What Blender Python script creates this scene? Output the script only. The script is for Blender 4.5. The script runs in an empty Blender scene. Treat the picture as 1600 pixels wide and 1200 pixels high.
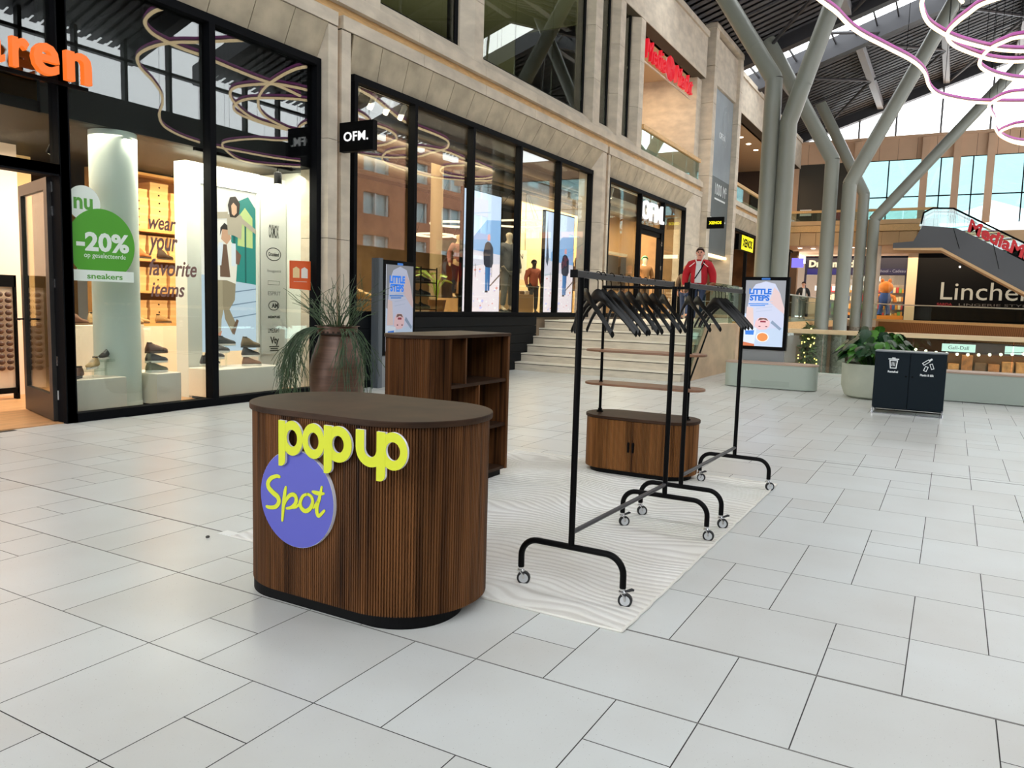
import bpy, bmesh, math, random
from mathutils import Vector, Matrix
random.seed(7)
SC = bpy.context.scene
COL = SC.collection
PI = math.pi

# ------------------------------------------------------------------ camera
H = 1.42
yaw, pitch, roll = math.radians(29.277), math.radians(-5.897), math.radians(1.618)
Fv = Vector((math.cos(pitch)*math.cos(yaw), math.cos(pitch)*math.sin(yaw), math.sin(pitch)))
R0 = Vector((math.sin(yaw), -math.cos(yaw), 0)); U0 = R0.cross(Fv)
Rv = R0*math.cos(roll) + U0*math.sin(roll); Uv = -R0*math.sin(roll) + U0*math.cos(roll)
cam = bpy.data.cameras.new('camera'); camo = bpy.data.objects.new('camera', cam); COL.objects.link(camo)
cam.sensor_fit = 'HORIZONTAL'; cam.sensor_width = 36; cam.lens = 36*1218.2/1600
cam.clip_start = .05; cam.clip_end = 300
camo.matrix_world = Matrix(((Rv.x, Uv.x, -Fv.x, 0), (Rv.y, Uv.y, -Fv.y, 0), (Rv.z, Uv.z, -Fv.z, H), (0, 0, 0, 1)))
SC.camera = camo

# ------------------------------------------------------------------ world and exposure
W = bpy.data.worlds.new('overcast_sky'); SC.world = W; W.use_nodes = True
bg = W.node_tree.nodes['Background']; bg.inputs[0].default_value = (.93, .97, 1, 1); bg.inputs[1].default_value = 5.5
SC.view_settings.view_transform = 'Standard'; SC.view_settings.look = 'None'
SC.view_settings.exposure = 0.0; SC.view_settings.gamma = 1; SC.view_settings.use_curve_mapping = False

def lamp(name, kind, loc, energy, color=(1, 1, 1), size=.3, rot=(0, 0, 0), sy=None, spot=None):
    l = bpy.data.lights.new(name, kind); l.energy = energy; l.color = color
    if kind == 'AREA':
        l.size = size
        if sy: l.shape = 'RECTANGLE'; l.size_y = sy
    else: l.shadow_soft_size = size
    if spot: l.spot_size = spot; l.spot_blend = .6
    o = bpy.data.objects.new(name, l); o.location = loc; o.rotation_euler = rot; COL.objects.link(o); return o
WARM = (1, .78, .52)
SUN = None
# ceiling lights of the shops, and an added fill for the upper room
lamp('shoe_shop_ceiling_light', 'AREA', (6.9, 9.4, 3.24), 180, (1, .86, .68), 3.2, sy=1.6)
lamp('shoe_shop_window_light', 'AREA', (7.4, 8.62, 3.22), 65, (1, .9, .76), 3.0, rot=(math.radians(22), 0, 0), sy=.25)
lamp('upper_room_fill', 'AREA', (14, 11, 6.4), 320, (1, .95, .75), 12, sy=4, rot=(PI, 0, 0))  # added fill aimed up to brighten the upper ceiling, no such fitting
lamp('shoe_shop_entrance_light', 'AREA', (4.2, 10.4, 3.2), 77, (1, .74, .5), 2.4, sy=2.4)
lamp('shoe_shop_shelf_light', 'AREA', (8.3, 10.3, 3.15), 72, (1, .66, .33), 1.2, sy=.8)
lamp('fashion_shop_ceiling_light', 'AREA', (13.6, 11.2, 4.7), 627, (1, .82, .58), 7, sy=3.5)
lamp('fashion_shop_window_light', 'AREA', (14.0, 8.75, 4.75), 176, (1, .82, .58), 8, sy=.5)
lamp('fashion_shop_entrance_light', 'AREA', (23.6, 10.4, 4.6), 920, (1, .8, .55), 6, sy=3)
lamp('upper_terrace_light', 'AREA', (24.3, 9.6, 9.2), 180, (1, .78, .55), 4, sy=2)
lamp('upper_gallery_light', 'AREA', (39, 10.0, 9.2), 352, (1, .72, .45), 10, sy=2)
lamp('toy_shop_light', 'AREA', (58, 5.4, 4.4), 512, (1, .8, .6), 6, sy=2)
lamp('far_arcade_light', 'AREA', (50, 3, 4.6), 1144, (1, .75, .5), 8, sy=10)
lamp('far_side_shop_light', 'AREA', (38, 9.6, 4.6), 320, (1, .72, .42), 9, sy=2)
lamp('lower_floor_light', 'AREA', (41, -1, -.4), 384, (1, .62, .32), 6, sy=8)

# ------------------------------------------------------------------ materials
def lin(c):
    return tuple(((x/255)/12.92 if x/255 <= .04045 else ((x/255+.055)/1.055)**2.4) for x in c)
MATS = {}
def M(name, rgb=(200, 200, 200), rough=.5, metal=0, emit=0, noise=None, bump=None, spec=.5, rgb2=None, stretch=(1, 1, 1), coat=0):
    if name in MATS: return MATS[name]
    m = bpy.data.materials.new(name); m.use_nodes = True; nt = m.node_tree; b = nt.nodes['Principled BSDF']
    c = lin(rgb)
    b.inputs['Base Color'].default_value = (*c, 1); b.inputs['Roughness'].default_value = rough; b.inputs['Metallic'].default_value = metal
    b.inputs['Specular IOR Level'].default_value = spec; b.inputs['Coat Weight'].default_value = coat
    if emit:
        b.inputs['Emission Color'].default_value = (*c, 1); b.inputs['Emission Strength'].default_value = emit
        b.inputs['Base Color'].default_value = (*[x*.2 for x in c], 1)      # lit panels and lamps are dark when off
    if noise or bump:
        tc = nt.nodes.new('ShaderNodeTexCoord'); mp = nt.nodes.new('ShaderNodeMapping'); mp.inputs['Scale'].default_value = stretch
        nt.links.new(tc.outputs['Object'], mp.inputs['Vector'])
        n = nt.nodes.new('ShaderNodeTexNoise'); n.inputs['Scale'].default_value = (noise or bump)[0]; n.inputs['Detail'].default_value = 5
        nt.links.new(mp.outputs['Vector'], n.inputs['Vector'])
        if noise:
            r = nt.nodes.new('ShaderNodeValToRGB'); a = noise[1]
            d = rgb2 and lin(rgb2) or tuple(x*(1-a) for x in c); e = rgb2 and c or tuple(min(1, x*(1+a)) for x in c)
            r.color_ramp.elements[0].color = (*d, 1); r.color_ramp.elements[1].color = (*e, 1)
            r.color_ramp.elements[0].position = .32; r.color_ramp.elements[1].position = .68
            nt.links.new(n.outputs['Fac'], r.inputs['Fac']); nt.links.new(r.outputs['Color'], b.inputs['Base Color'])
        if bump:
            bp = nt.nodes.new('ShaderNodeBump'); bp.inputs['Strength'].default_value = bump[1]; bp.inputs['Distance'].default_value = .01
            nt.links.new(n.outputs['Fac'], bp.inputs['Height']); nt.links.new(bp.outputs['Normal'], b.inputs['Normal'])
    MATS[name] = m; return m
def glass(name, tint=(255, 255, 255), refl=.0, rough=0.0, ior=1.5):
    if name in MATS: return MATS[name]
    m = bpy.data.materials.new(name); m.use_nodes = True; nt = m.node_tree; nt.nodes.clear()
    out = nt.nodes.new('ShaderNodeOutputMaterial'); mix = nt.nodes.new('ShaderNodeMixShader')
    t = nt.nodes.new('ShaderNodeBsdfTransparent'); t.inputs[0].default_value = (*lin(tint), 1)
    g = nt.nodes.new('ShaderNodeBsdfGlossy'); g.inputs['Roughness'].default_value = rough
    fr = nt.nodes.new('ShaderNodeFresnel'); ge = nt.nodes.new('ShaderNodeNewGeometry'); mr = nt.nodes.new('ShaderNodeMapRange')
    mr.inputs['To Min'].default_value = ior; mr.inputs['To Max'].default_value = 1/ior     # the same reflectance on both faces of a thin pane
    nt.links.new(ge.outputs['Backfacing'], mr.inputs['Value']); nt.links.new(mr.outputs[0], fr.inputs['IOR'])
    ad = nt.nodes.new('ShaderNodeMath'); ad.operation = 'ADD'; ad.use_clamp = True; ad.inputs[1].default_value = refl
    nt.links.new(fr.outputs[0], ad.inputs[0]); nt.links.new(ad.outputs[0], mix.inputs[0])
    nt.links.new(t.outputs[0], mix.inputs[1]); nt.links.new(g.outputs[0], mix.inputs[2]); nt.links.new(mix.outputs[0], out.inputs[0])
    MATS[name] = m; return m
def wood(name, a, b, sx=30, sz=1.2, rough=.45, fine=True):
    """walnut: streaks along Z plus slat-to-slat tone changes"""
    if name in MATS: return MATS[name]
    m = bpy.data.materials.new(name); m.use_nodes = True; nt = m.node_tree; p = nt.nodes['Principled BSDF']
    tc = nt.nodes.new('ShaderNodeTexCoord')
    def nz(scale, sc, det):
        mp = nt.nodes.new('ShaderNodeMapping'); mp.inputs['Scale'].default_value = scale; nt.links.new(tc.outputs['Object'], mp.inputs['Vector'])
        n = nt.nodes.new('ShaderNodeTexNoise'); n.inputs['Scale'].default_value = sc; n.inputs['Detail'].default_value = det
        nt.links.new(mp.outputs['Vector'], n.inputs['Vector']); return n
    n1 = nz((sx, sx, sz), 1, 6); n2 = nz((sx*.2, sx*.2, sz*.35), 1, 2)
    mx = nt.nodes.new('ShaderNodeMath'); mx.operation = 'MULTIPLY_ADD'; mx.inputs[1].default_value = .55
    ml = nt.nodes.new('ShaderNodeMath'); ml.operation = 'MULTIPLY'; ml.inputs[1].default_value = .45
    nt.links.new(n2.outputs['Fac'], ml.inputs[0]); nt.links.new(n1.outputs['Fac'], mx.inputs[0]); nt.links.new(ml.outputs[0], mx.inputs[2])
    r = nt.nodes.new('ShaderNodeValToRGB'); r.color_ramp.elements[0].position = .36; r.color_ramp.elements[1].position = .64
    r.color_ramp.elements[0].color = (*lin(a), 1); r.color_ramp.elements[1].color = (*lin(b), 1)
    nt.links.new(mx.outputs[0], r.inputs['Fac']); nt.links.new(r.outputs['Color'], p.inputs['Base Color'])
    p.inputs['Roughness'].default_value = rough; p.inputs['Specular IOR Level'].default_value = .14
    MATS[name] = m; return m

# ------------------------------------------------------------------ mesh builder
class MB:
    def __init__(s): s.v = []; s.f = []; s.mi = []; s.m = 0
    def add(s, vs, fs):
        o = len(s.v); s.v += [tuple(p) for p in vs]; s.f += [tuple(i+o for i in f) for f in fs]; s.mi += [s.m]*len(fs); return s
    def mat(s, i): s.m = i; return s
    def box(s, x0, x1, y0, y1, z0, z1):
        return s.add([(x0, y0, z0), (x1, y0, z0), (x1, y1, z0), (x0, y1, z0), (x0, y0, z1), (x1, y0, z1), (x1, y1, z1), (x0, y1, z1)],
                     [(0, 3, 2, 1), (4, 5, 6, 7), (0, 1, 5, 4), (1, 2, 6, 5), (2, 3, 7, 6), (3, 0, 4, 7)])
    def quad(s, a, b, c, d): return s.add([a, b, c, d], [(0, 1, 2, 3)])
    def prism(s, poly, z0, z1, poly2=None):
        n = len(poly); q = poly2 or poly
        return s.add([(x, y, z0) for x, y in poly]+[(x, y, z1) for x, y in q],
                     [tuple(range(n-1, -1, -1)), tuple(range(n, 2*n))]+[(i, (i+1) % n, n+(i+1) % n, n+i) for i in range(n)])
    def plate(s, poly, O, ax, ay, t):
        """polygon in the plane O + a*ax + b*ay, thickened by t along ax x ay (towards the viewer)"""
        O, ax, ay = Vector(O), Vector(ax), Vector(ay); n = ax.cross(ay).normalized(); k = len(poly)
        P = [O+ax*a+ay*b for a, b in poly]
        return s.add(P+[p+n*t for p in P], [tuple(range(k-1, -1, -1)), tuple(range(k, 2*k))]+[(i, (i+1) % k, k+(i+1) % k, k+i) for i in range(k)])
    def ringplate(s, out, inn, O, ax, ay, t):
        O, ax, ay = Vector(O), Vector(ax), Vector(ay); n = ax.cross(ay).normalized(); k = len(out)
        P = [O+ax*a+ay*b for a, b in out]+[O+ax*a+ay*b for a, b in inn]; P = P+[p+n*t for p in P]; f = []
        for i in range(k):
            j = (i+1) % k
            f += [(i, k+i, k+j, j), (2*k+i, 2*k+j, 3*k+j, 3*k+i), (i, j, 2*k+j, 2*k+i), (k+i, 3*k+i, 3*k+j, k+j)]
        return s.add(P, f)
    def tube(s, pts, r, n=8, closed=False, flat=None):
        pts = [Vector(p) for p in pts]; k = len(pts); rs = r if isinstance(r, (list, tuple)) else [r]*k
        up = Vector((0, 0, 1)); V = []; prev = None
        for i, p in enumerate(pts):
            a = pts[(i-1) % k] if (closed or i) else p; b = pts[(i+1) % k] if (closed or i < k-1) else p
            t = (b-a).normalized()
            if prev is None:
                u = up.cross(t)
                if u.length < 1e-3: u = Vector((1, 0, 0)).cross(t)
            else: u = prev-t*prev.dot(t)
            u.normalize(); prev = u; w = t.cross(u)
            for j in range(n):
                g = 2*PI*j/n; V.append(p+(u*math.cos(g)+w*math.sin(g)*(flat or 1))*rs[i])
        F = []
        for i in range(k if closed else k-1):
            for j in range(n):
                a, b = i*n+j, i*n+(j+1) % n; c, d = ((i+1) % k)*n+(j+1) % n, ((i+1) % k)*n+j
                F.append((a, b, c, d))
        if not closed: F += [tuple(range(n-1, -1, -1)), tuple(range((k-1)*n, k*n))]
        return s.add(V, F)
    def lathe(s, prof, cx=0, cy=0, n=32):
        V = [(cx+r*math.cos(2*PI*j/n), cy+r*math.sin(2*PI*j/n), z) for r, z in prof for j in range(n)]; k = len(prof)
        F = [(i*n+j, i*n+(j+1) % n, (i+1)*n+(j+1) % n, (i+1)*n+j) for i in range(k-1) for j in range(n)]
        F += [tuple(range(n-1, -1, -1)), tuple(range((k-1)*n, k*n))]
        return s.add(V, F)
    def ball(s, c, rx, ry=None, rz=None, n=12, m=8):
        ry = ry or rx; rz = rz or rx; V = []; F = []
        V.append((c[0], c[1], c[2]-rz))
        for i in range(1, m):
            a = PI*i/m
            for j in range(n):
                b = 2*PI*j/n; V.append((c[0]+rx*math.sin(a)*math.cos(b), c[1]+ry*math.sin(a)*math.sin(b), c[2]-rz*math.cos(a)))
        V.append((c[0], c[1], c[2]+rz)); L = len(V)-1
        for j in range(n):
            F.append((0, 1+(j+1) % n, 1+j)); F.append((L, L-n+j, L-n+(j+1) % n))
        for i in range(m-2):
            for j in range(n):
                a, b = 1+i*n+j, 1+i*n+(j+1) % n; F.append((a, b, b+n, a+n))
        return s.add(V, F)
    def build(s, name, mats, parent=None, smooth=False, bevel=0, off=None, local=False):
        me = bpy.data.meshes.new(name); v = s.v
        if parent is not None and not local:
            r = parent
            while r.parent: r = r.parent
            off = r.location
            v = [(x-off[0], y-off[1], z-off[2]) for x, y, z in v]
        me.from_pydata(v, [], s.f); me.update()
        for m in (mats if isinstance(mats, (list, tuple)) else [mats]): me.materials.append(m)
        me.polygons.foreach_set('material_index', s.mi)
        bm = bmesh.new(); bm.from_mesh(me); bmesh.ops.recalc_face_normals(bm, faces=bm.faces[:]); bm.to_mesh(me); bm.free()
        if smooth:
            me.polygons.foreach_set('use_smooth', [True]*len(me.polygons))
        o = bpy.data.objects.new(name, me); COL.objects.link(o)
        if smooth and smooth != 'all':
            me.set_sharp_from_angle(angle=math.radians(38))
        if bevel:
            b = o.modifiers.new('edge', 'BEVEL'); b.width = bevel; b.segments = 2; b.limit_method = 'ANGLE'
        if parent is not None: o.parent = parent
        return o
def tag(o, label=None, cat=None, group=None, kind=None):
    if label: o['label'] = label
    if cat: o['category'] = cat
    if group: o['group'] = group
    if kind: o['kind'] = kind
    return o
def thing(name, label, cat, loc=(0, 0, 0), rz=0, group=None):
    o = bpy.data.objects.new(name, None); o.location = loc; o.rotation_euler = (0, 0, rz); o.empty_display_size = .1; COL.objects.link(o)
    return tag(o, label, cat, group)
KIDS = {}
def dup(root, loc=None, rz=None, label=None, group=None, rot=None):
    def cp(o, par):
        c = o.copy(); COL.objects.link(c)
        if par is not None: c.parent = par
        for k in [x for x in bpy.data.objects if x.parent == o and x != c]: cp(k, c)
        return c
    r = cp(root, None)
    if loc is not None: r.location = loc
    if rot is not None: r.rotation_euler = rot
    elif rz is not None: r.rotation_euler = (0, 0, rz)
    return tag(r, label, None, group)
AXF = ((1, 0, 0), (0, 0, 1))       # facade plane seen from the hall (normal -Y)
AXB = ((0, -1, 0), (0, 0, 1))      # planes facing the camera along -X
def struct(mb, name, mats, smooth=False, parent=None):
    o = mb.build(name, mats, parent, smooth)
    if parent is None: o['kind'] = 'structure'
    return o
def text_mesh(body, O, ax, ay, w, h, t=.02, bold=0.0, spacing=1.0, shear=0, back=None):
    """lettering fitted to a w x h box whose lower corner is O"""
    c = bpy.data.curves.new('lettering', 'FONT'); c.body = body; c.size = 1; c.extrude = .05; c.offset = bold; c.space_character = spacing; c.shear = shear
    c.resolution_u = 3
    o = bpy.data.objects.new('lettering_curve', c); COL.objects.link(o)
    dg = bpy.context.evaluated_depsgraph_get(); me = o.evaluated_get(dg).to_mesh()
    vs = [v.co.copy() for v in me.vertices]; fs = [tuple(p.vertices) for p in me.polygons]
    o.evaluated_get(dg).to_mesh_clear(); bpy.data.objects.remove(o); bpy.data.curves.remove(c)
    x0 = min(v.x for v in vs); x1 = max(v.x for v in vs); y0 = min(v.y for v in vs); y1 = max(v.y for v in vs)
    O, ax, ay = Vector(O), Vector(ax), Vector(ay); n = ax.cross(ay)
    P = [O+ax*((v.x-x0)/(x1-x0)*w)+ay*((v.y-y0)/(y1-y0)*h)+n*((v.z+.05)/.1*t) for v in vs]
    return P, fs
def text(name, body, O, ax, ay, w, h, mat, parent=None, t=.004, **k):
    P, fs = text_mesh(body, O, ax, ay, w, h, t, **k)
    return MB().add(P, fs).build(name, mat, parent)
def rrect(x0, x1, y0, y1, r, n=6):
    P = []
    for cx, cy, a in ((x1-r, y1-r, 0), (x0+r, y1-r, 90), (x0+r, y0+r, 180), (x1-r, y0+r, 270)):
        P += [(cx+r*math.cos(math.radians(a+90*i/n)), cy+r*math.sin(math.radians(a+90*i/n))) for i in range(n+1)]
    return P
def circ(cx, cy, r, n=32, ry=None): return [(cx+r*math.cos(2*PI*i/n), cy+(ry or r)*math.sin(2*PI*i/n)) for i in range(n)]
def smooth_pts(P, k=6, closed=False):
    """Catmull-Rom through P"""
    P = [Vector(p) for p in P]; n = len(P); out = []
    for i in range(n if closed else n-1):
        g = lambda j: P[j % n] if closed else P[max(0, min(n-1, j))]
        a, b, c, d = g(i-1), g(i), g(i+1), g(i+2)
        for q in range(k):
            u = q/k; out.append(.5*((2*b)+(c-a)*u+(2*a-5*b+4*c-d)*u*u+(3*b-a-3*c+d)*u**3))
    if not closed: out.append(P[-1])
    return out
STONE = M('travertine', (198, 185, 166), .75, noise=(2.4, .14), stretch=(1, 1, 2))
STONE2 = M('travertine_lintel', (178, 164, 141), .75, noise=(3, .18))
BLACK = M('black_metal', (5, 5, 6), .55, spec=.08)
DARKFR = M('dark_window_frame', (13, 14, 17), .6, spec=.06)
WHITE = M('white_paint', (238, 236, 230), .5)
OAK = M('light_oak', (206, 164, 108), .5, noise=(3, .16), stretch=(2, 12, 12))
CHROME = M('chrome', (215, 215, 218), .18, 1)
WALN = wood('walnut', (34, 18, 9), (122, 79, 46), 34, 1.1)
WALNTOP = wood('walnut_top', (41, 27, 18), (70, 49, 35), 5, 40, .5)
PLINTH = M('black_plinth', (5, 5, 6), .6, spec=.15)
GLASS = glass('clear_glass', (248, 252, 250), .03)
SHOPGL = glass('shop_window_glass', (240, 244, 242), .03)
RAILGL = glass('balustrade_glass', (226, 240, 234), .02)
SPOT = {'S': [(-2.617, 0.606), (-2.636, 0.606), (-2.669, 0.592), (-2.688, 0.568), (-2.683, 0.545), (-2.656, 0.526), (-2.627, 0.511), (-2.619, 0.489), (-2.637, 0.465), (-2.669, 0.455), (-2.697, 0.455)], 'p': [(-2.576, 0.563), (-2.583, 0.532), (-2.592, 0.469), (-2.599, 0.405)], 'p2': [(-2.591, 0.469), (-2.577, 0.5), (-2.551, 0.529), (-2.526, 0.535), (-2.512, 0.521), (-2.517, 0.497), (-2.542, 0.475), (-2.57, 0.466)], 'pc': [(-2.542, 0.472), (-2.511, 0.482), (-2.489, 0.504)], 'o': [(-2.444, 0.551), (-2.471, 0.537), (-2.488, 0.506), (-2.481, 0.482), (-2.456, 0.471), (-2.428, 0.488), (-2.413, 0.518), (-2.421, 0.542), (-2.444, 0.551)], 't': [(-2.36, 0.594), (-2.373, 0.544), (-2.388, 0.501), (-2.386, 0.472), (-2.374, 0.463), (-2.345, 0.49)], 'tb': [(-2.413, 0.566), (-2.384, 0.563), (-2.349, 0.566)], 'tc': [(-2.408, 0.492), (-2.392, 0.514), (-2.377, 0.537)]}
NEON_DIRECT = {'a': [(16.26, 2.31), (17.42, 2.09), (18.7, 1.63), (19.83, 1.22), (20.86, 1.01), (22.17, 0.94), (23.07, 0.77), (23.7, 0.42), (24.24, -0.05), (24.56, -0.64), (24.8, -1.19)], 'b': [(16.16, 0.9), (16.65, 0.92), (17.41, 0.85), (18.09, 0.64), (18.71, 0.36), (19.32, -0.04), (19.76, -0.42), (20.06, -0.87)], 'c': [(16.68, -0.19), (17.24, 0.19), (17.96, 0.47), (18.46, 0.53), (19.12, 0.4), (19.94, -0.0), (20.5, -0.37), (20.84, -0.93)], 'd': [(19.03, -0.81), (19.22, -0.49), (19.75, -0.2), (20.66, -0.08), (21.37, -0.25), (21.94, -0.56), (22.44, -1.03)], 'e': [(23.69, -1.11), (23.84, -0.71), (24.61, -0.42), (25.29, -0.44), (26.37, -0.58), (27.7, -0.66), (29.24, -0.92), (30.65, -1.57)], 'f': [(27.45, -1.36), (27.83, -0.99), (28.5, -0.81), (29.5, -1.07), (30.21, -1.54)]}
NEON_MIRRORED = {'r1': [(10.52, 2.8), (10.52, 2.31), (10.78, 1.64), (11.19, 1.18), (11.65, 0.93), (12.29, 0.78), (12.89, 0.75), (13.64, 0.63), (14.76, 0.5), (15.59, 0.48), (16.55, 0.28)], 'r2': [(12.61, 2.83), (12.38, 2.11), (12.2, 1.53), (11.98, 1.03), (11.95, 0.34), (12.12, -0.39), (12.4, -0.93), (12.95, -1.57), (13.75, -2.25), (14.7, -3.18), (15.54, -4.24), (16.48, -5.66), (17.58, -6.92), (18.86, -7.74), (20.13, -8.13), (21.13, -8.17), (22.14, -8.01), (23.21, -7.81), (24.28, -7.34)], 'r3': [(14.34, 2.46), (14.13, 1.74), (14.25, 0.72), (14.61, -0.27), (15.28, -1.04), (16.15, -1.53), (17.09, -2.12), (18.07, -2.91), (18.88, -3.26), (19.37, -3.28)], 'r4': [(17.19, -0.35), (17.23, -1.21), (17.54, -2.06), (18.15, -2.72), (18.98, -3.02), (19.54, -2.86)], 'r5': [(21.08, -4.18), (20.74, -5.05), (20.3, -5.55), (20.21, -6.69), (20.49, -7.52), (21.64, -8.59), (23.14, -9.58), (24.29, -9.44), (25.34, -8.37)], 'o1': [(18.34, 0.51), (18.89, 1.12), (19.28, 2.07), (19.83, 2.66)], 'o2': [(23.73, -4.2), (24.28, -3.39), (24.24, -1.64), (22.0, 1.06), (21.6, 2.69)], 'o3': [(22.27, -1.69), (23.39, -1.51), (24.4, -1.23), (24.79, -1.42), (27.14, -3.45), (27.55, -4.71), (26.55, -6.67)], 'o4': [(25.95, -0.91), (25.32, -0.03), (24.27, 0.75), (23.75, 1.55), (23.67, 2.86)], 'o5': [(30.54, -3.43), (29.62, -2.36), (28.48, -0.53), (27.83, 0.69), (28.15, 1.54), (29.25, 1.58), (30.78, 0.92), (32.87, 0.33), (33.1, -1.07), (32.41, -3.12), (31.46, -3.78)], 'o6': [(28.11, -2.35), (29.48, -1.35), (30.13, -0.05), (30.62, 1.32)]}
# ================================================================== SETTING
Yo, Yg = 8.08, 8.29
# ---- floor: modular stone tiles
def tile_floor():
    b = MB(); cols = []
    U = .3; G = .0022
    rnd = random.Random(3)
    def q(x0, x1, y0, y1):
        b.add([(x0+G, y0+G, 0), (x1-G, y0+G, 0), (x1-G, y1-G, 0), (x0+G, y1-G, 0)], [(0, 1, 2, 3)]); cols.append(rnd.uniform(-1, 1))
    for row in range(-24, 28):
        x0 = 1.955+.6*row; x1 = x0+.6
        a = .962-.2997*row            # upper Y edge of a narrow tile in this row
        k0 = int((-14-a)/.9)-2
        for k in range(k0, k0+36):
            ya = a+.9*k
            if ya < -13 or ya > 9.6: continue
            if (row+k) % 2 == 0: q(x0, x0+.3, ya-U, ya); q(x0+.3, x1, ya-U, ya)
            else: q(x0, x1, ya-U, ya)
            q(x0, x1, ya, ya+2*U)
    b.f = [f for f in b.f]
    keep = []
    return b, cols
def tile_material():
    m = bpy.data.materials.new('pale_stone_tiles'); m.use_nodes = True; nt = m.node_tree; p = nt.nodes['Principled BSDF']
    at = nt.nodes.new('ShaderNodeAttribute'); at.attribute_name = 'tone'
    tc = nt.nodes.new('ShaderNodeTexCoord')
    n = nt.nodes.new('ShaderNodeTexNoise'); n.inputs['Scale'].default_value = 1.6; n.inputs['Detail'].default_value = 3; nt.links.new(tc.outputs['Object'], n.inputs['Vector'])
    n2 = nt.nodes.new('ShaderNodeTexNoise'); n2.inputs['Scale'].default_value = 150; n2.inputs['Detail'].default_value = 2; nt.links.new(tc.outputs['Object'], n2.inputs['Vector'])
    gt = nt.nodes.new('ShaderNodeMath'); gt.operation = 'GREATER_THAN'; gt.inputs[1].default_value = .715; nt.links.new(n2.outputs['Fac'], gt.inputs[0])
    ad = nt.nodes.new('ShaderNodeMath'); ad.operation = 'MULTIPLY_ADD'; ad.inputs[1].default_value = .17
    nt.links.new(at.outputs['Fac'], ad.inputs[0]); nt.links.new(n.outputs['Fac'], ad.inputs[2])
    r = nt.nodes.new('ShaderNodeValToRGB'); r.color_ramp.elements[0].position = .2; r.color_ramp.elements[1].position = .8
    r.color_ramp.elements[0].color = (*lin((195, 194, 189)), 1); r.color_ramp.elements[1].color = (*lin((207, 210, 208)), 1)
    nt.links.new(ad.outputs[0], r.inputs['Fac'])
    mx = nt.nodes.new('ShaderNodeMix'); mx.data_type = 'RGBA'; mx.inputs[7].default_value = (*lin((150, 147, 142)), 1)
    nt.links.new(gt.outputs[0], mx.inputs[0]); nt.links.new(r.outputs['Color'], mx.inputs[6]); nt.links.new(mx.outputs[2], p.inputs['Base Color'])
    p.inputs['Roughness'].default_value = .32; p.inputs['Specular IOR Level'].default_value = .42
    return m
fb, tones = tile_floor()
# leave the tiles inside the hall, outside the stairwell void and the stairs
keep = [i for i, f in enumerate(fb.f) if fb.v[f[0]][0] < 18.55 and fb.v[f[2]][1] < 8.7 and not (fb.v[f[0]][0] > 15.3 and fb.v[f[0]][1] > 4.7)]
fb.f = [fb.f[i] for i in keep]; tones = [tones[i] for i in keep]; fb.mi = [0]*len(keep)
# grout bed under them, one slab
nb = len(fb.f)
fb.mat(1).box(-12, 18.75, -12.5, 8.25, -.35, -.0025)
FLOOR = fb.build('floor', [tile_material(), M('dark_grout', (58, 56, 54), .9)]); FLOOR['kind'] = 'structure'
me = FLOOR.data; at = me.attributes.new('tone', 'FLOAT', 'FACE'); at.data.foreach_set('value', tones+[0.0]*(len(me.polygons)-nb))
# expansion joints: grey strips let into the floor
b = MB()
for x in (3.158, 7.85): b.box(x-.005, x+.005, -12, 8.25, -.002, .0012)
for x in (2.556,): b.box(x-.003, x+.003, -12, 8.25, -.002, .001)
struct(b, 'trim_1', M('expansion_joint', (112, 110, 106), .6))

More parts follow.
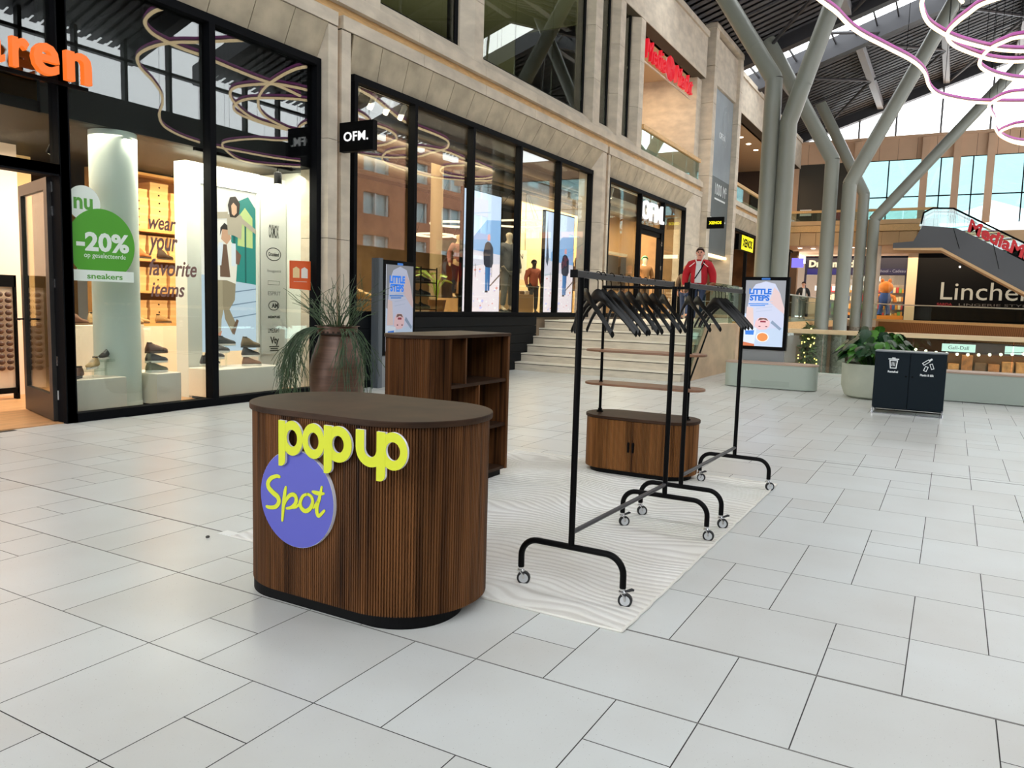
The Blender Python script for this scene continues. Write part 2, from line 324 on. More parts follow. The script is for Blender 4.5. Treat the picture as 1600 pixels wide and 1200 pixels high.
# ---- facade: piers, lintels, bands
def facade():
    s = MB()       # 0 stone, 1 lintel stone, 2 oak strip, 3 dark joint
    # lintel panels between piers
    for x0, x1, xa, xb in ((-6, 8.735, -6, 8.76), (9.45, 18.52, 9.3, 18.84), (19.6, 26.4, 19.4, 26.75), (32.6, 46.5, 32.6, 46.5)):
        n = max(1, round((x1-x0)/.64)); s.mat(1)
        for i in range(n):
            a, c = x0+(x1-x0)*i/n+.006, x0+(x1-x0)*(i+1)/n-.006; A, C = xa+(xb-xa)*i/n+.006, xa+(xb-xa)*(i+1)/n-.006
            s.add([(a, Yg, 4.82), (c, Yg, 4.82), (C, Yo, 5.33), (A, Yo, 5.33), (a, Yg+.12, 4.9), (c, Yg+.12, 4.9), (C, Yo+.12, 5.41), (A, Yo+.12, 5.41)],
                  [(0, 1, 2, 3), (4, 7, 6, 5), (0, 4, 5, 1), (1, 5, 6, 2), (2, 6, 7, 3), (3, 7, 4, 0)])
        s.mat(3).add([(x0, Yg+.03, 4.83), (x1, Yg+.03, 4.83), (xb, Yo+.03, 5.33), (xa, Yo+.03, 5.33)], [(0, 1, 2, 3)])
    # bands above the lintels, cut into stones
    for x0, x1 in ((-6, 8.95), (9.05, 19.06), (19.2, 27.8), (31.86, 46.8)):
        n = max(1, round((x1-x0)/1.9)); s.mat(0)
        for i in range(n): s.box(x0+(x1-x0)*i/n+.004, x0+(x1-x0)*(i+1)/n-.004, Yo-.02, Yo+.35, 5.34, 5.53)
        s.mat(3).box(x0, x1, Yo+.01, Yo+.3, 5.33, 5.35)
    s.mat(2).box(-6, 27.8, Yo+.07, Yo+.4, 5.5, 5.68); s.box(31.86, 46.8, Yo+.07, Yo+.4, 5.5, 5.68)
    # sills of the upper storey
    for x0, x1 in ((-6, 27.8), (31.86, 46.8)):
        n = round((x1-x0)/2.1)
        for i in range(n):
            a, c = x0+(x1-x0)*i/n+.003, x0+(x1-x0)*(i+1)/n-.003
            s.mat(0).add([(a, Yo-.03, 5.68), (c, Yo-.03, 5.68), (c, Yo+.9, 5.68), (a, Yo+.9, 5.68), (a, Yo-.03, 5.86), (c, Yo-.03, 5.86), (c, Yg, 6.1), (a, Yg, 6.1), (c, Yo+.9, 6.1), (a, Yo+.9, 6.1)],
                         [(0, 3, 2, 1), (0, 1, 5, 4), (4, 5, 7, 6), (6, 7, 8, 9), (2, 3, 9, 8), (1, 2, 8, 7, 5), (0, 4, 6, 9, 3)] if False else [(0, 3, 2, 1), (0, 1, 5, 4), (4, 5, 6, 7), (7, 6, 8, 9), (2, 3, 9, 8), (1, 2, 8, 6, 5), (0, 4, 7, 9, 3)])
    # ground piers
    def pier(x0, x1, xin0, xin1, z0, z1, joints):
        zs = [z0]+joints+[z1]
        for a, c in zip(zs, zs[1:]):
            s.mat(0).prism([(x0, Yo), (x1, Yo), (xin1, Yg), (xin1, Yg+.3), (xin0, Yg+.3), (xin0, Yg)], a+.004, c-.004)
        s.mat(3).prism([(x0+.01, Yo+.01), (x1-.01, Yo+.01), (xin1-.01, Yg+.3), (xin0+.01, Yg+.3)], z0, z1)
    pier(8.76, 8.955, 8.735, 8.955, 0, 5.33, [1.2, 2.3, 3.73])
    pier(9.045, 9.24, 9.045, 9.45, 0, 5.33, [1.2, 2.3, 3.73])
    pier(18.84, 19.06, 18.52, 19.06, 1.07, 5.33, [2.35, 3.55])
    pier(19.2, 19.33, 19.2, 19.6, 1.07, 5.33, [2.35, 3.55])
    pier(26.75, 27.75, 26.4, 27.75, 1.07, 5.33, [2.35, 3.6])
    s.mat(2).box(8.955, 9.045, Yo+.09, Yg+.2, 0, 5.5); s.box(19.06, 19.2, Yo+.09, Yg+.2, 1.07, 5.5)
    # upper piers
    for x0, x1, xi in ((9.55, 9.9, 9.35), (12.62, 12.93, 12.42), (18.05, 18.46, 18.0), (19.62, 19.97, 19.5), (21.12, 21.46, 20.98)):
        zs = [5.83, 6.95, 8.2, 9.35]
        for a, c in zip(zs, zs[1:]): s.mat(0).prism([(x0, Yo-.01), (x1, Yo-.01), (x1, Yg+.2), (xi, Yg+.2), (xi, Yg-.02)], a+.004, c-.004)
        s.mat(3).prism([(x0+.01, Yo), (x1-.01, Yo), (x1-.01, Yg+.2), (xi+.02, Yg+.2)], 5.83, 9.35)
    # beam over the upper storey
    for x0, x1 in ((-6, 21.3), (21.3, 27.55), (31.86, 46.8)):
        n = round((x1-x0)/1.5)
        for i in range(n): s.mat(0).box(x0+(x1-x0)*i/n+.003, x0+(x1-x0)*(i+1)/n-.003, Yo, Yo+.5, 9.37, 10.72)
        s.mat(0).box(x0, x1, Yo-.06, Yo+.6, 10.73, 10.92); s.mat(3).box(x0, x1, Yo+.02, Yo+.4, 9.36, 10.75)
    return s
struct(facade(), 'wall_facade', [STONE, STONE2, OAK, M('dark_joint', (70, 60, 48), .9)])
# tall pylon with a recessed banner field
s = MB()
Yp = 7.86
for z0, z1 in ((1.07, 2.35), (2.36, 3.6), (3.61, 4.85), (4.86, 6.1), (6.11, 7.35), (7.36, 8.6), (8.61, 9.85), (9.86, 11.25)):
    s.mat(0).box(27.8, 28.2, Yp, Yg+.3, z0, z1-.005); s.box(31.4, 31.85, Yp, Yg+.3, z0, z1-.005)
s.mat(0).box(28.2, 31.4, Yp+.12, Yg+.3, 9.4, 11.0); s.box(27.75, 31.9, Yp-.03, Yg+.4, 11.1, 11.28)
s.box(28.2, 31.4, Yp+.3, Yg+.3, 3.35, 9.4)
struct(s, 'wall_pylon', [STONE])
# side and back walls of the shops, floors, ceilings
s = MB()
s.mat(0).box(-6, 9.05, 14.5, 14.7, 0, 5.4); s.mat(1).box(8.92, 9.3, Yg+.3, 14.6, 0, 5.4)
s.mat(2).box(9.3, 31.9, 15.6, 15.8, 1.1, 5.4); s.box(27.4, 27.7, Yg+.3, 15.6, 1.1, 5.4)
s.mat(3).box(-6, 28, 14.5, 14.7, 6, 11); s.mat(3).box(9.2, 9.35, Yg+.2, 14.5, 6, 9.4)
s.mat(3).box(21, 21.3, Yg+.2, 14.5, 6, 9.4)
struct(s, 'wall_shops', [M('beige_shop_wall', (190, 150, 100), .8), M('white_green_shop_wall', (222, 226, 216), .7), M('warm_shop_wall', (150, 118, 80), .8, noise=(.8, .35)), M('dark_upper_wall', (112, 110, 84), .8)])
s = MB()
s.mat(0).box(-6, 8.92, Yg-.04, 14.5, -.3, .012)
s.mat(1).box(9.3, 14.0, Yg+.02, 15.6, .6, 1.14); s.box(14.0, 31.9, Yg, 15.6, .6, 1.14)
s.mat(2).box(-6, 28, Yg+.7, 14.5, 5.45, 5.8)
struct(s, 'floor_shops', [M('oak_shop_floor', (196, 150, 104), .4, noise=(2, .18), stretch=(1, 8, 1)), M('fashion_shop_floor', (150, 130, 104), .5), M('upper_floor_slab', (70, 66, 58), .8)])
s = MB()
s.mat(0).box(-6, 8.92, Yg+.35, 14.5, 3.3, 3.42); s.box(4.95, 8.92, Yg+.32, Yg+.38, 3.3, 4.85); s.box(-6, 8.92, Yg+.3, 14.5, 5.1, 5.3)
s.mat(1).box(9.3, 27.4, Yg+.1, 15.6, 5.0, 5.4)
s.mat(2).box(-6, 21, Yg+.2, 14.5, 9.4, 9.6)
s.mat(3).box(21.3, 27.6, Yg-.1, 12, 9.37, 9.6); s.box(31.86, 46.8, Yg-.1, 13, 9.37, 9.6)
struct(s, 'ceiling_shops', [M('black_shop_ceiling', (8, 9, 10), .6), M('dark_open_ceiling', (58, 48, 36), .9), M('upper_ceiling', (96, 94, 72), .9), M('terrace_soffit', (196, 170, 138), .8)])
# upper terrace behind the red sign
s = MB()
s.mat(0).box(21.0, 21.45, Yg, 12, 6.1, 9.37); s.mat(1).box(21.45, 27.8, 11.4, 11.6, 6.1, 9.37); s.mat(0).box(27.25, 27.8, Yg, 11.5, 6.1, 9.37)
s.mat(0).box(21.3, 27.8, Yo+.2, 12, 5.86, 6.1)
struct(s, 'wall_terrace', [STONE, M('brown_terrace_wall', (150, 118, 80), .8, noise=(1.2, .15))])
# shop one: dark plinth and window framing
def frames(name, z0, z1, xs, x0, x1, y=Yg, w=.09, d=.1, extra=()):
    b = MB(); b.box(x0, x1, y-d, y+d*.4, z0, z0+.1); b.box(x0, x1, y-d, y+d*.4, z1-.1, z1)
    for x in xs: b.box(x-w/2, x+w/2, y-d, y+d*.4, z0+.1, z1-.1)
    for e in extra: b.box(*e)
    o = b.build(name, DARKFR); o['kind'] = 'structure'; return o
w1 = frames('window_1', 0, 4.84, [4.94, 6.83, 8.69], 4.89, 8.735, extra=[(4.88, 5.0, Yg-.1, Yg+.06, 0, 4.8), (8.45, 8.73, Yg+.02, Yg+.5, 3.3, 4.84)])
MB().box(4.99, 6.79, Yg-.006, Yg+.006, .1, 4.74).box(6.87, 8.65, Yg-.006, Yg+.006, .1, 4.74).build('pane', SHOPGL, w1)
w2 = frames('window_2', 2.62, 4.84, [2.0, 3.4], -3, 4.89, extra=[(-3, 4.89, Yg-.1, Yg+.06, 2.6, 2.72)])
MB().box(-3, 4.88, Yg-.006, Yg+.006, 2.7, 4.76).build('pane', SHOPGL, w2)
w3 = frames('window_3', 1.13, 4.82, [9.5, 11.04, 12.89, 14.77, 16.67, 18.47], 9.45, 18.52, w=.075)
MB().box(9.5, 18.48, Yg-.006, Yg+.006, 1.22, 4.73).build('pane', SHOPGL, w3)
w4 = frames('window_4', 1.13, 4.82, [19.65, 22.1, 24.2, 26.36], 19.6, 26.4, extra=[(22.1, 24.2, Yg-.1, Yg+.04, 3.74, 3.86)])
MB().box(19.68, 22.06, Yg-.006, Yg+.006, 1.22, 4.73).box(22.14, 24.16, Yg-.006, Yg+.006, 3.86, 4.73).box(24.24, 26.33, Yg-.006, Yg+.006, 1.22, 4.73).build('pane', SHOPGL, w4)
for n, (x0, x1, xs) in enumerate(((9.9, 12.42, []), (12.93, 18.0, [14.6, 16.3]), (18.46, 19.5, []), (19.97, 20.98, [])), 5):
    b = MB(); b.box(x1-.1, x1, Yg+.02, Yg+.2, 6.1, 9.37); b.box(x0, x1, Yg+.02, Yg+.12, 6.08, 6.13)
    o = b.build('window_%d' % n, DARKFR); o['kind'] = 'structure'
    b = MB(); xx = [x0]+xs+[x1-.1]
    for a, c in zip(xx, xx[1:]): b.box(a+.006, c-.006, Yg+.04, Yg+.056, 6.12, 9.36)
    b.build('pane', glass('upper_window_glass', (228, 234, 220), .05), o)
# dark plinth under the fashion shop window
b = MB()
for i in range(6): b.box(9.45, 15.6, Yg-.13, Yg-.01, .19*i+.004, .19*(i+1)-.004)
b.box(9.45, 15.6, Yg-.1, Yg, 0, 1.14)
struct(b, 'baseboard_plinth', M('anthracite_panels', (17, 20, 23), .5, spec=.12))
# ---- stairs and landing
s = MB()
for i in range(6):
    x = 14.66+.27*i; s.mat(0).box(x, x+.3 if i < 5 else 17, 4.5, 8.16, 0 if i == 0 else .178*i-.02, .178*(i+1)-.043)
    s.mat(4).box(x-.004, x+.1, 4.5, 8.16, .178*(i+1)-.043, .178*(i+1)-.028)  # dark strip painted in as the shadow under each nosing
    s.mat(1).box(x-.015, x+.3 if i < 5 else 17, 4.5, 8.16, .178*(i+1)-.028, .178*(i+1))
s.mat(1).box(17, 19.12, 4.5, Yg, .8, 1.068); s.box(19.12, 47, 4.78, Yg, .8, 1.068)
s.mat(3).add([(15.02, 4.42, 0), (18.9, 4.42, 0), (18.9, 4.42, 1.1), (16.25, 4.42, 1.1), (15.02, 4.56, 0), (18.9, 4.56, 0), (18.9, 4.56, 1.1), (16.25, 4.56, 1.1)],
             [(0, 1, 2, 3), (4, 7, 6, 5), (0, 4, 5, 1), (1, 5, 6, 2), (2, 6, 7, 3), (3, 7, 4, 0)])
s.mat(2).box(18.9, 19.12, 4.36, 4.6, -.1, 1.14)
STR = struct(s, 'stairs_floor', [M('marble_risers', (206, 196, 178), .5, noise=(3, .12), stretch=(3, 1, 6)), M('marble_treads', (228, 220, 204), .4), OAK, M('travertine_cheek', (200, 172, 140), .55, noise=(1.6, .14), stretch=(1, 1, 2)), M('nosing_shadow', (74, 66, 54), .9)])
# ---- roof: dark ribbed decks between skylight strips
def roofz(y): return 14.0-.336*y if y > -2 else 14.672+.336*(y+2)
s = MB()
for x0, x1 in ((-12, -9.1), (-5.8, 5.7), (9.0, 20.5), (23.8, 32.0), (35.3, 46.9)):
    for ya, yb in ((12, -2), (-2, -13)):
        if x0 < -10 and yb < -3: continue
        s.mat(0)
        n = int((x1-x0)/.42)
        for i in range(n):
            a = x0+(x1-x0)*i/n; c = x0+(x1-x0)*(i+.62)/n; e = x0+(x1-x0)*(i+1)/n
            za, zb = roofz(ya), roofz(yb)
            s.add([(a, ya, za), (c, ya, za), (c, yb, zb), (a, yb, zb), (c, ya, za+.09), (e, ya, za+.09), (e, yb, zb+.09), (c, yb, zb+.09)], [(0, 1, 2, 3), (4, 5, 6, 7), (1, 4, 7, 2)])
        s.add([(x0, ya, roofz(ya)+.25), (x1, ya, roofz(ya)+.25), (x1, yb, roofz(yb)+.25), (x0, yb, roofz(yb)+.25)], [(0, 1, 2, 3)])
        s.mat(1)
        for x in (x0, x1):
            s.add([(x-.22, ya, roofz(ya)-.5), (x+.22, ya, roofz(ya)-.5), (x+.22, yb, roofz(yb)-.5), (x-.22, yb, roofz(yb)-.5), (x-.22, ya, roofz(ya)+.3), (x+.22, ya, roofz(ya)+.3), (x+.22, yb, roofz(yb)+.3), (x-.22, yb, roofz(yb)+.3)],
                  [(0, 3, 2, 1), (4, 5, 6, 7), (0, 1, 5, 4), (1, 2, 6, 5), (2, 3, 7, 6), (3, 0, 4, 7)])
        s.mat(2)
        for y in (7.2, 4.2, 1.2, -1.8, -5, -9):
            if min(ya, yb) <= y <= max(ya, yb): s.box(x0, x1, y-.14, y+.14, roofz(y)-.36, roofz(y)-.02)
        s.mat(1)
        ys = [7.2, 4.2, 1.2, -1.8] if ya > 0 else [-1.8, -5, -9]
        xm = (x0+x1)/2
        for y, y2 in zip(ys, ys[1:]):
            s.tube([(x0, y, roofz(y)-.3), (xm, y2, roofz(y2)-.3)], .07, 6); s.tube([(x1, y, roofz(y)-.3), (xm, y2, roofz(y2)-.3)], .07, 6)
            s.tube([(xm, y, roofz(y)-.3), (xm, y2, roofz(y2)-.3)], .06, 6)
# skylight glazing bars
for x0, x1 in ((5.7, 9.0), (20.5, 23.8), (32.0, 35.3)):
    for k in range(14):
        y = 8-.75*k; s.mat(1).box(x0, x1, y-.025, y+.025, roofz(y)-.04, roofz(y)+.04)
    for y in (5.5, 1, -3): s.tube([(x0, y, roofz(y)-.3), (x1, y-2.2, roofz(y-2.2)-.3)], .06, 6)
struct(s, 'ceiling', [M('dark_roof_deck', (78, 78, 82), .6), M('dark_roof_steel', (46, 46, 50), .5), M('grey_roof_beam', (150, 150, 152), .5)])
# ---- far end wall with clerestory above it
s = MB()
Xf = 46.8
for i in range(26):
    y1 = 8.6-.9*i; s.mat(0).box(Xf-.02, Xf+.3, y1-.9+.008, y1-.008, 9.57, 10.66)
s.mat(0).box(Xf-.1, Xf+.3, -14, 8.6, 10.66, 10.8); s.mat(2).box(Xf+.02, Xf+.25, -14, 8.6, 9.56, 10.7)
for y in (8.3, 5.14, 1.9, .44, -1.05, -4, -7): s.mat(0).box(Xf-.18, Xf+.3, y-.17, y+.17, 6.2, 10.6)
s.mat(1).box(Xf+.0, Xf+.3, 5.3, 8.2, 6.2, 9.56)
s.mat(3)
for y in (7.0, 5.2, 3.4, 1.3, -.9, -3): s.box(Xf+.1, Xf+.18, y-.05, y+.05, 10.8, roofz(y)-.1)
s.mat(3).box(Xf+.1, Xf+.2, -14, 8.6, 11.9, 11.95) if False else None
struct(s, 'wall_far_end', [M('brown_wall_panels', (206, 170, 140), .7, noise=(1, .06)), M('brown_dark_panel', (58, 54, 46), .4), M('dark_joint2', (70, 52, 40), .9), M('clerestory_mullion', (110, 110, 112), .5)])
b = MB()
for y in (3.6, 1.15, -.3, -2.5): b.box(Xf+.08, Xf+.14, y-.03, y+.03, 6.2, 9.56)
b.box(Xf+.08, Xf+.14, -14, 5.1, 7.6, 7.66)
o = struct(b, 'window_9', DARKFR)
MB().box(Xf+.1, Xf+.115, -12, 5.1, 6.2, 9.56).build('pane', glass('far_glass', (178, 199, 200), .15), o)
# gallery slab in front of the far wall
s = MB()
for i in range(10):
    y1 = 8.1-.78*i
    if y1 > 1.9: s.mat(0).box(43.5, 43.6, y1-.77, y1-.01, 4.86, 5.52)
s.mat(1).box(43.42, 46.9, 1.0, 8.3, 5.54, 5.86); s.mat(0).box(43.4, 46.9, 1.0, 8.3, 5.88, 6.1); s.mat(2).box(43.6, 57, -14, 8.3, 4.84, 5.5)
struct(s, 'ceiling_gallery', [M('gallery_fascia', (196, 160, 116), .7, noise=(1, .08)), OAK, M('arcade_soffit', (196, 160, 122), .8)])
# far arcade: floor, shopfront walls
s = MB()
s.mat(0).box(43.5, 58, -14, 8.3, .75, 1.1); s.mat(1).box(49.6, 49.9, -14, 1.95, 1.1, 4.84); s.mat(2).box(49.3, 49.7, 1.95, 2.45, 1.1, 4.84)
s.mat(3).box(62, 62.2, -14, 12, 1.1, 5); s.mat(3).box(47.2, 47.6, 8.0, 8.4, 1.1, 4.84)
struct(s, 'wall_arcade', [M('arcade_floor', (190, 170, 146), .5), M('black_shopfront', (5, 5, 6), .6, spec=.2), M('cream_pier', (222, 200, 168), .7), M('dark_shop_back', (90, 72, 56), .8)])
# curved slatted edge of the far floor
pts = [(43.5, 4.4), (43.5, 3.4), (42.6, 2.4), (40.5, .6), (38.2, -1.1), (36, -2.5), (33.5, -4.2), (30, -7)]
pp = smooth_pts([(x, y, 0) for x, y in pts], 24)
s = MB()
for i in range(len(pp)-1):
    a, c = pp[i], pp[i+1]; s.mat(1).add([(a.x, a.y, 1.04), (c.x, c.y, 1.04), (c.x, c.y, 1.16), (a.x, a.y, 1.16), (a.x+.3, a.y+.1, 1.16), (c.x+.3, c.y+.1, 1.16)], [(0, 1, 2, 3), (3, 2, 5, 4)])
    s.mat(0)
    for k in range(2):
        m0 = a.lerp(c, k/2); m1 = a.lerp(c, (k+.5)/2)
        s.add([(m0.x, m0.y, .35), (m1.x, m1.y, .35), (m1.x, m1.y, 1.04), (m0.x, m0.y, 1.04)], [(0, 1, 2, 3)])
    s.mat(2).add([(a.x+.06, a.y, .3), (c.x+.06, c.y, .3), (c.x+.06, c.y, 1.06), (a.x+.06, a.y, 1.06)], [(0, 1, 2, 3)])
s.mat(3).prism([(p.x+.02, p.y) for p in pp[::6]]+[(44, -14), (60, -14), (60, 4.4)], 1.06, 1.1)
struct(s, 'trim_slatted_edge', [M('warm_slats', (176, 116, 66), .6), OAK, M('dark_slat_gap', (60, 36, 20), .9), M('arcade_floor_edge', (190, 170, 146), .5)])
# lower floor seen through the void
s = MB()
s.mat(0).box(18.75, 47, -14, 4.8, -4.6, -4.5); s.mat(1).box(43.6, 44, -14, 4.8, -4.5, 1.05); s.mat(1).box(19.1, 44, 4.8, 4.9, -4.5, .79); s.mat(2).box(18.6, 18.75, -12.5, 4.45, -.4, .06)
struct(s, 'floor_lower', [M('lower_floor', (120, 96, 70), .5), M('lower_brown_wall', (92, 62, 40), .8), M('white_kerb', (226, 226, 220), .5)])
# opposite side of the hall (seen only mirrored in the shop windows)
s = MB()
s.mat(0).box(-12, 33, -12.6, -12.3, 0, 8.9); s.box(-12.3, -12, -12.6, 8.3, 0, 8.2)  # second box: unseen back wall added to hold back daylight
for x in range(-12, 34, 2): s.box(x-.07, x+.07, -12.6, -12.35, 8.9, 11.7)
s.box(-12, 33, -12.6, -12.35, 10.4, 10.52); s.box(-12, 33, -12.6, -12.3, 11.6, 12)
s.mat(0).box(33, 80, -12.6, -12.3, 0, 4.4)
s.mat(1)
BY = -21.5
for k in range(5):
    s.box(43, 96, BY-.4, BY, 3.1*k, 3.1*k+1.5 if k < 4 else 13.2)
    for i in range(11): s.box(43+5*i, 45+5*i, BY-.4, BY, 1.5+3.1*k, 3.1+3.1*k if k < 4 else 13.2)
s.mat(2).box(43, 96, BY-.5, BY-.35, 0, 13)
s.mat(3)
for k in range(4):
    for i in range(10):
        for d in (0, 1.5, 3.0): s.box(45+5*i+d-.06, 45+5*i+d+.06, BY-.3, BY-.1, 1.5+3.1*k, 3.1+3.1*k)
struct(s, 'wall_opposite', [M('black_opposite', (14, 15, 17), .6), M('orange_brick', (178, 124, 96), .85, noise=(6, .2)), M('office_glass', (176, 200, 205), .3), M('white_mullion', (225, 225, 222), .5)])
# ================================================================== POP-UP FURNITURE
def outline(hx, hy, r, n=24, cx=0, cy=0):
    return [(cx+x, cy+y) for x, y in rrect(-hx, hx, -hy, hy, r, n)]
def walk(poly, step):
    """even samples of a closed polygon with outward normals"""
    P = [Vector((x, y)) for x, y in poly]; n = len(P); out = []; acc = 0
    tot = sum((P[(i+1) % n]-P[i]).length for i in range(n)); k = max(8, round(tot/step)); d = tot/k; t = 0; i = 0; base = 0
    for q in range(k):
        t = q*d
        while base+(P[(i+1) % n]-P[i]).length < t-1e-9: base += (P[(i+1) % n]-P[i]).length; i = (i+1) % n
        e = P[(i+1) % n]-P[i]; L = e.length
        if L < 1e-9: i = (i+1) % n; e = P[(i+1) % n]-P[i]; L = e.length
        out.append((P[i]+e*((t-base)/L), Vector((e.y, -e.x)).normalized(), t))
    return out, tot
def fluted(poly, z0, z1, pitch, depth, b=None, skip=None):
    W, tot = walk(poly, pitch/8); m = round(tot/pitch); V = []
    for p, nrm, t in W:
        if skip and skip(p): d = 0
        else: d = -depth*max(0, 1-1.55*abs(math.sin(PI*t*m/tot)))**.8
        q = p+nrm*d; V.append((q.x, q.y))
    return (b or MB()).prism(V, z0, z1)
C_ = (2.93, 2.43)
ct = thing('pop_up_counter', 'oval fluted dark walnut counter with yellow pop up lettering', 'counter', (C_[0], C_[1], 0))
fluted(outline(.38, .615, .375, 24, *C_), .055, .885, .0126, .009).build('fluted_body', WALN, ct, smooth=True)
MB().prism(outline(.39, .63, .385, 24, *C_), .885, .913).build('top', WALNTOP, ct, bevel=.004)
MB().prism(outline(.27, .56, .26, 20, C_[0]-.09, C_[1]), 0, .056).build('plinth', PLINTH, ct)
YEL, YEL_W = M('sign_yellow', (206, 212, 24), .5), M('sign_white_edge', (232, 230, 238), .6)
VIO = M('sign_violet', (82, 84, 178), .5)
SX = 2.515
def OB(x): return (x, 0, 0)
def letter_face(b, polys, rings, arcs, t0, t1):
    for pl in polys: b.plate(pl, OB(SX+t0-(.0006 if t1 < 0 else 0)), *AXB, t0-t1)
    for cx, cz, ro, so, ri, si in rings:
        b.ringplate(circ(cx, cz, ro, 40, so), circ(cx, cz, ri, 40, si), OB(SX+t0), *AXB, t0-t1)
    for cx, cz, ro, so, ri, si in arcs:
        n = 20; out = [(cx+ro*math.cos(PI+PI*i/n), cz+so*math.sin(PI+PI*i/n)) for i in range(n+1)]; inn = [(cx+ri*math.cos(2*PI-PI*i/n), cz+si*math.sin(2*PI-PI*i/n)) for i in range(n+1)]
        b.plate(out+inn, OB(SX+t0), *AXB, t0-t1)
def stem(x0, x1, z0, z1, r=.03): return [(x0, z1), (x0, z0)]+[(x1-r+r*math.sin(PI/2*i/6), z0+r-r*math.cos(PI/2*i/6)) for i in range(7)]+[(x1, z1)]
RP = (.064, .0785, .032, .0385)
def ltr(cx, cz): return (cx, cz, RP[0], RP[1], RP[2], RP[3])
specs = {'letter_p': [([stem(-2.607, -2.566, .662, .87)], [ltr(-2.525, .795)], [])],
         'letter_o': [([], [ltr(-2.398, .796)], [])],
         'letter_p.001': [([stem(-2.336, -2.29, .664, .874)], [(-2.256, .798, .077, .079, .033, .0375)], [])],
         'letter_u': [([[(-2.157, .80), (-2.157, .875), (-2.112, .876), (-2.112, .80)]], [], [(-2.0785, .8005, .0785, .079, .0335, .037)])],
         'letter_p.002': [([stem(-2.045, -1.999, .668, .877)], [(-1.96, .802, .074, .079, .037, .039)], [])]}
for nm, parts in specs.items():
    b = MB()
    for pl in parts: b.mat(0); letter_face(b, *pl, .0, -.002); b.mat(1); letter_face(b, *pl, .011, .0)
    # plate() thickens towards the viewer (-X)
    b.build(nm.split('.')[0], [YEL, YEL_W], ct)
b = MB(); b.mat(1).plate(circ(-2.516, .516, .2225, 64), OB(2.549), *AXB, .019); b.mat(0).plate(circ(-2.516, .516, .2215, 64), OB(2.53), *AXB, .001)
disc = b.build('round_sign', [VIO, YEL_W], ct)
b = MB()
for k, pts in SPOT.items():
    P = smooth_pts([(a, z, 0) for a, z in pts], 6); n = len(P); L_ = []; R_ = []
    base = {'S': .0115, 'pc': .006, 'tc': .006, 'tb': .009}.get(k, .0095)
    for i, p in enumerate(P):
        t_ = (P[min(n-1, i+1)]-P[max(0, i-1)]).normalized(); nn = Vector((-t_.y, t_.x, 0)); w_ = base*(.62+.42*math.sin(PI*i/(n-1)))
        L_.append(p+nn*w_); R_.append(p-nn*w_)
    for i in range(n-1):
        b.plate([(q.x, q.y) for q in (R_[i], R_[i+1], L_[i+1], L_[i])], OB(2.5292-.00002*i), *AXB, .003)
    for q in (P[0], P[-1]): b.plate(circ(q.x, q.y, base*.62, 12), OB(2.529), *AXB, .003)
b.build('script_lettering', YEL, disc)

# ---- tall open shelf unit with one fluted round end
sh = thing('open_shelf_unit', 'tall dark walnut shelf unit with fluted rounded end and open compartments', 'shelf unit', (5.0, 3.36, 0))
x0, x1, ya, yb, zt = 4.40, 5.55, 3.14, 3.62, 1.18
endp = [(x0+.30, ya)]+[(x0+.24-.24*math.cos(a), ya+.24-.24*math.sin(a)) if False else (x0+.22-.22*math.sin(a), ya+.24-.24*math.cos(a)) for a in [PI*i/28 for i in range(29)]]+[(x0+.30, yb)]
inner = [(x0+.30, yb-.02), (x0+.30, ya+.02)]
fluted(endp+[(x0+.30, yb-.001)], .06, zt-.025, .0126, .009, skip=lambda p: p.x > x0+.29).build('fluted_end', WALN, sh, smooth=True)
MB().prism([(x1, ya-.01), (x1, yb+.01)]+[(x0+.22-.235*math.sin(a), ya+.24+.255*math.cos(a)) for a in [PI*i/28 for i in range(29)]], zt-.025, zt).build('top', WALNTOP, sh, bevel=.003)
MB().prism([(x1-.04, ya+.04), (x1-.04, yb-.04)]+[(x0+.24-.19*math.sin(a), ya+.24+.2*math.cos(a)) for a in [PI*i/20 for i in range(21)]], 0, .06).build('plinth', PLINTH, sh)
MB().box(x1-.03, x1, ya, yb, .06, zt-.025).build('side_panel', WALN, sh)
MB().box(x0+.36, x1-.03, yb-.022, yb-.004, .06, zt-.025).build('back_panel', WALN, sh)
for z in (.06, .42, .785):
    MB().box(x0+.3, x1-.03, ya+.012, yb-.022, z, z+.024).build('shelf', WALNTOP, sh)
MB().box(4.905, 4.925, ya+.014, yb-.03, .809, zt-.025).build('divider', WALN, sh)
MB().box(5.10, 5.12, ya+.014, yb-.03, .444, .785).build('divider', WALN, sh)
MB().box(4.82, 4.84, ya+.014, yb-.03, .084, .42).build('divider', WALN, sh)

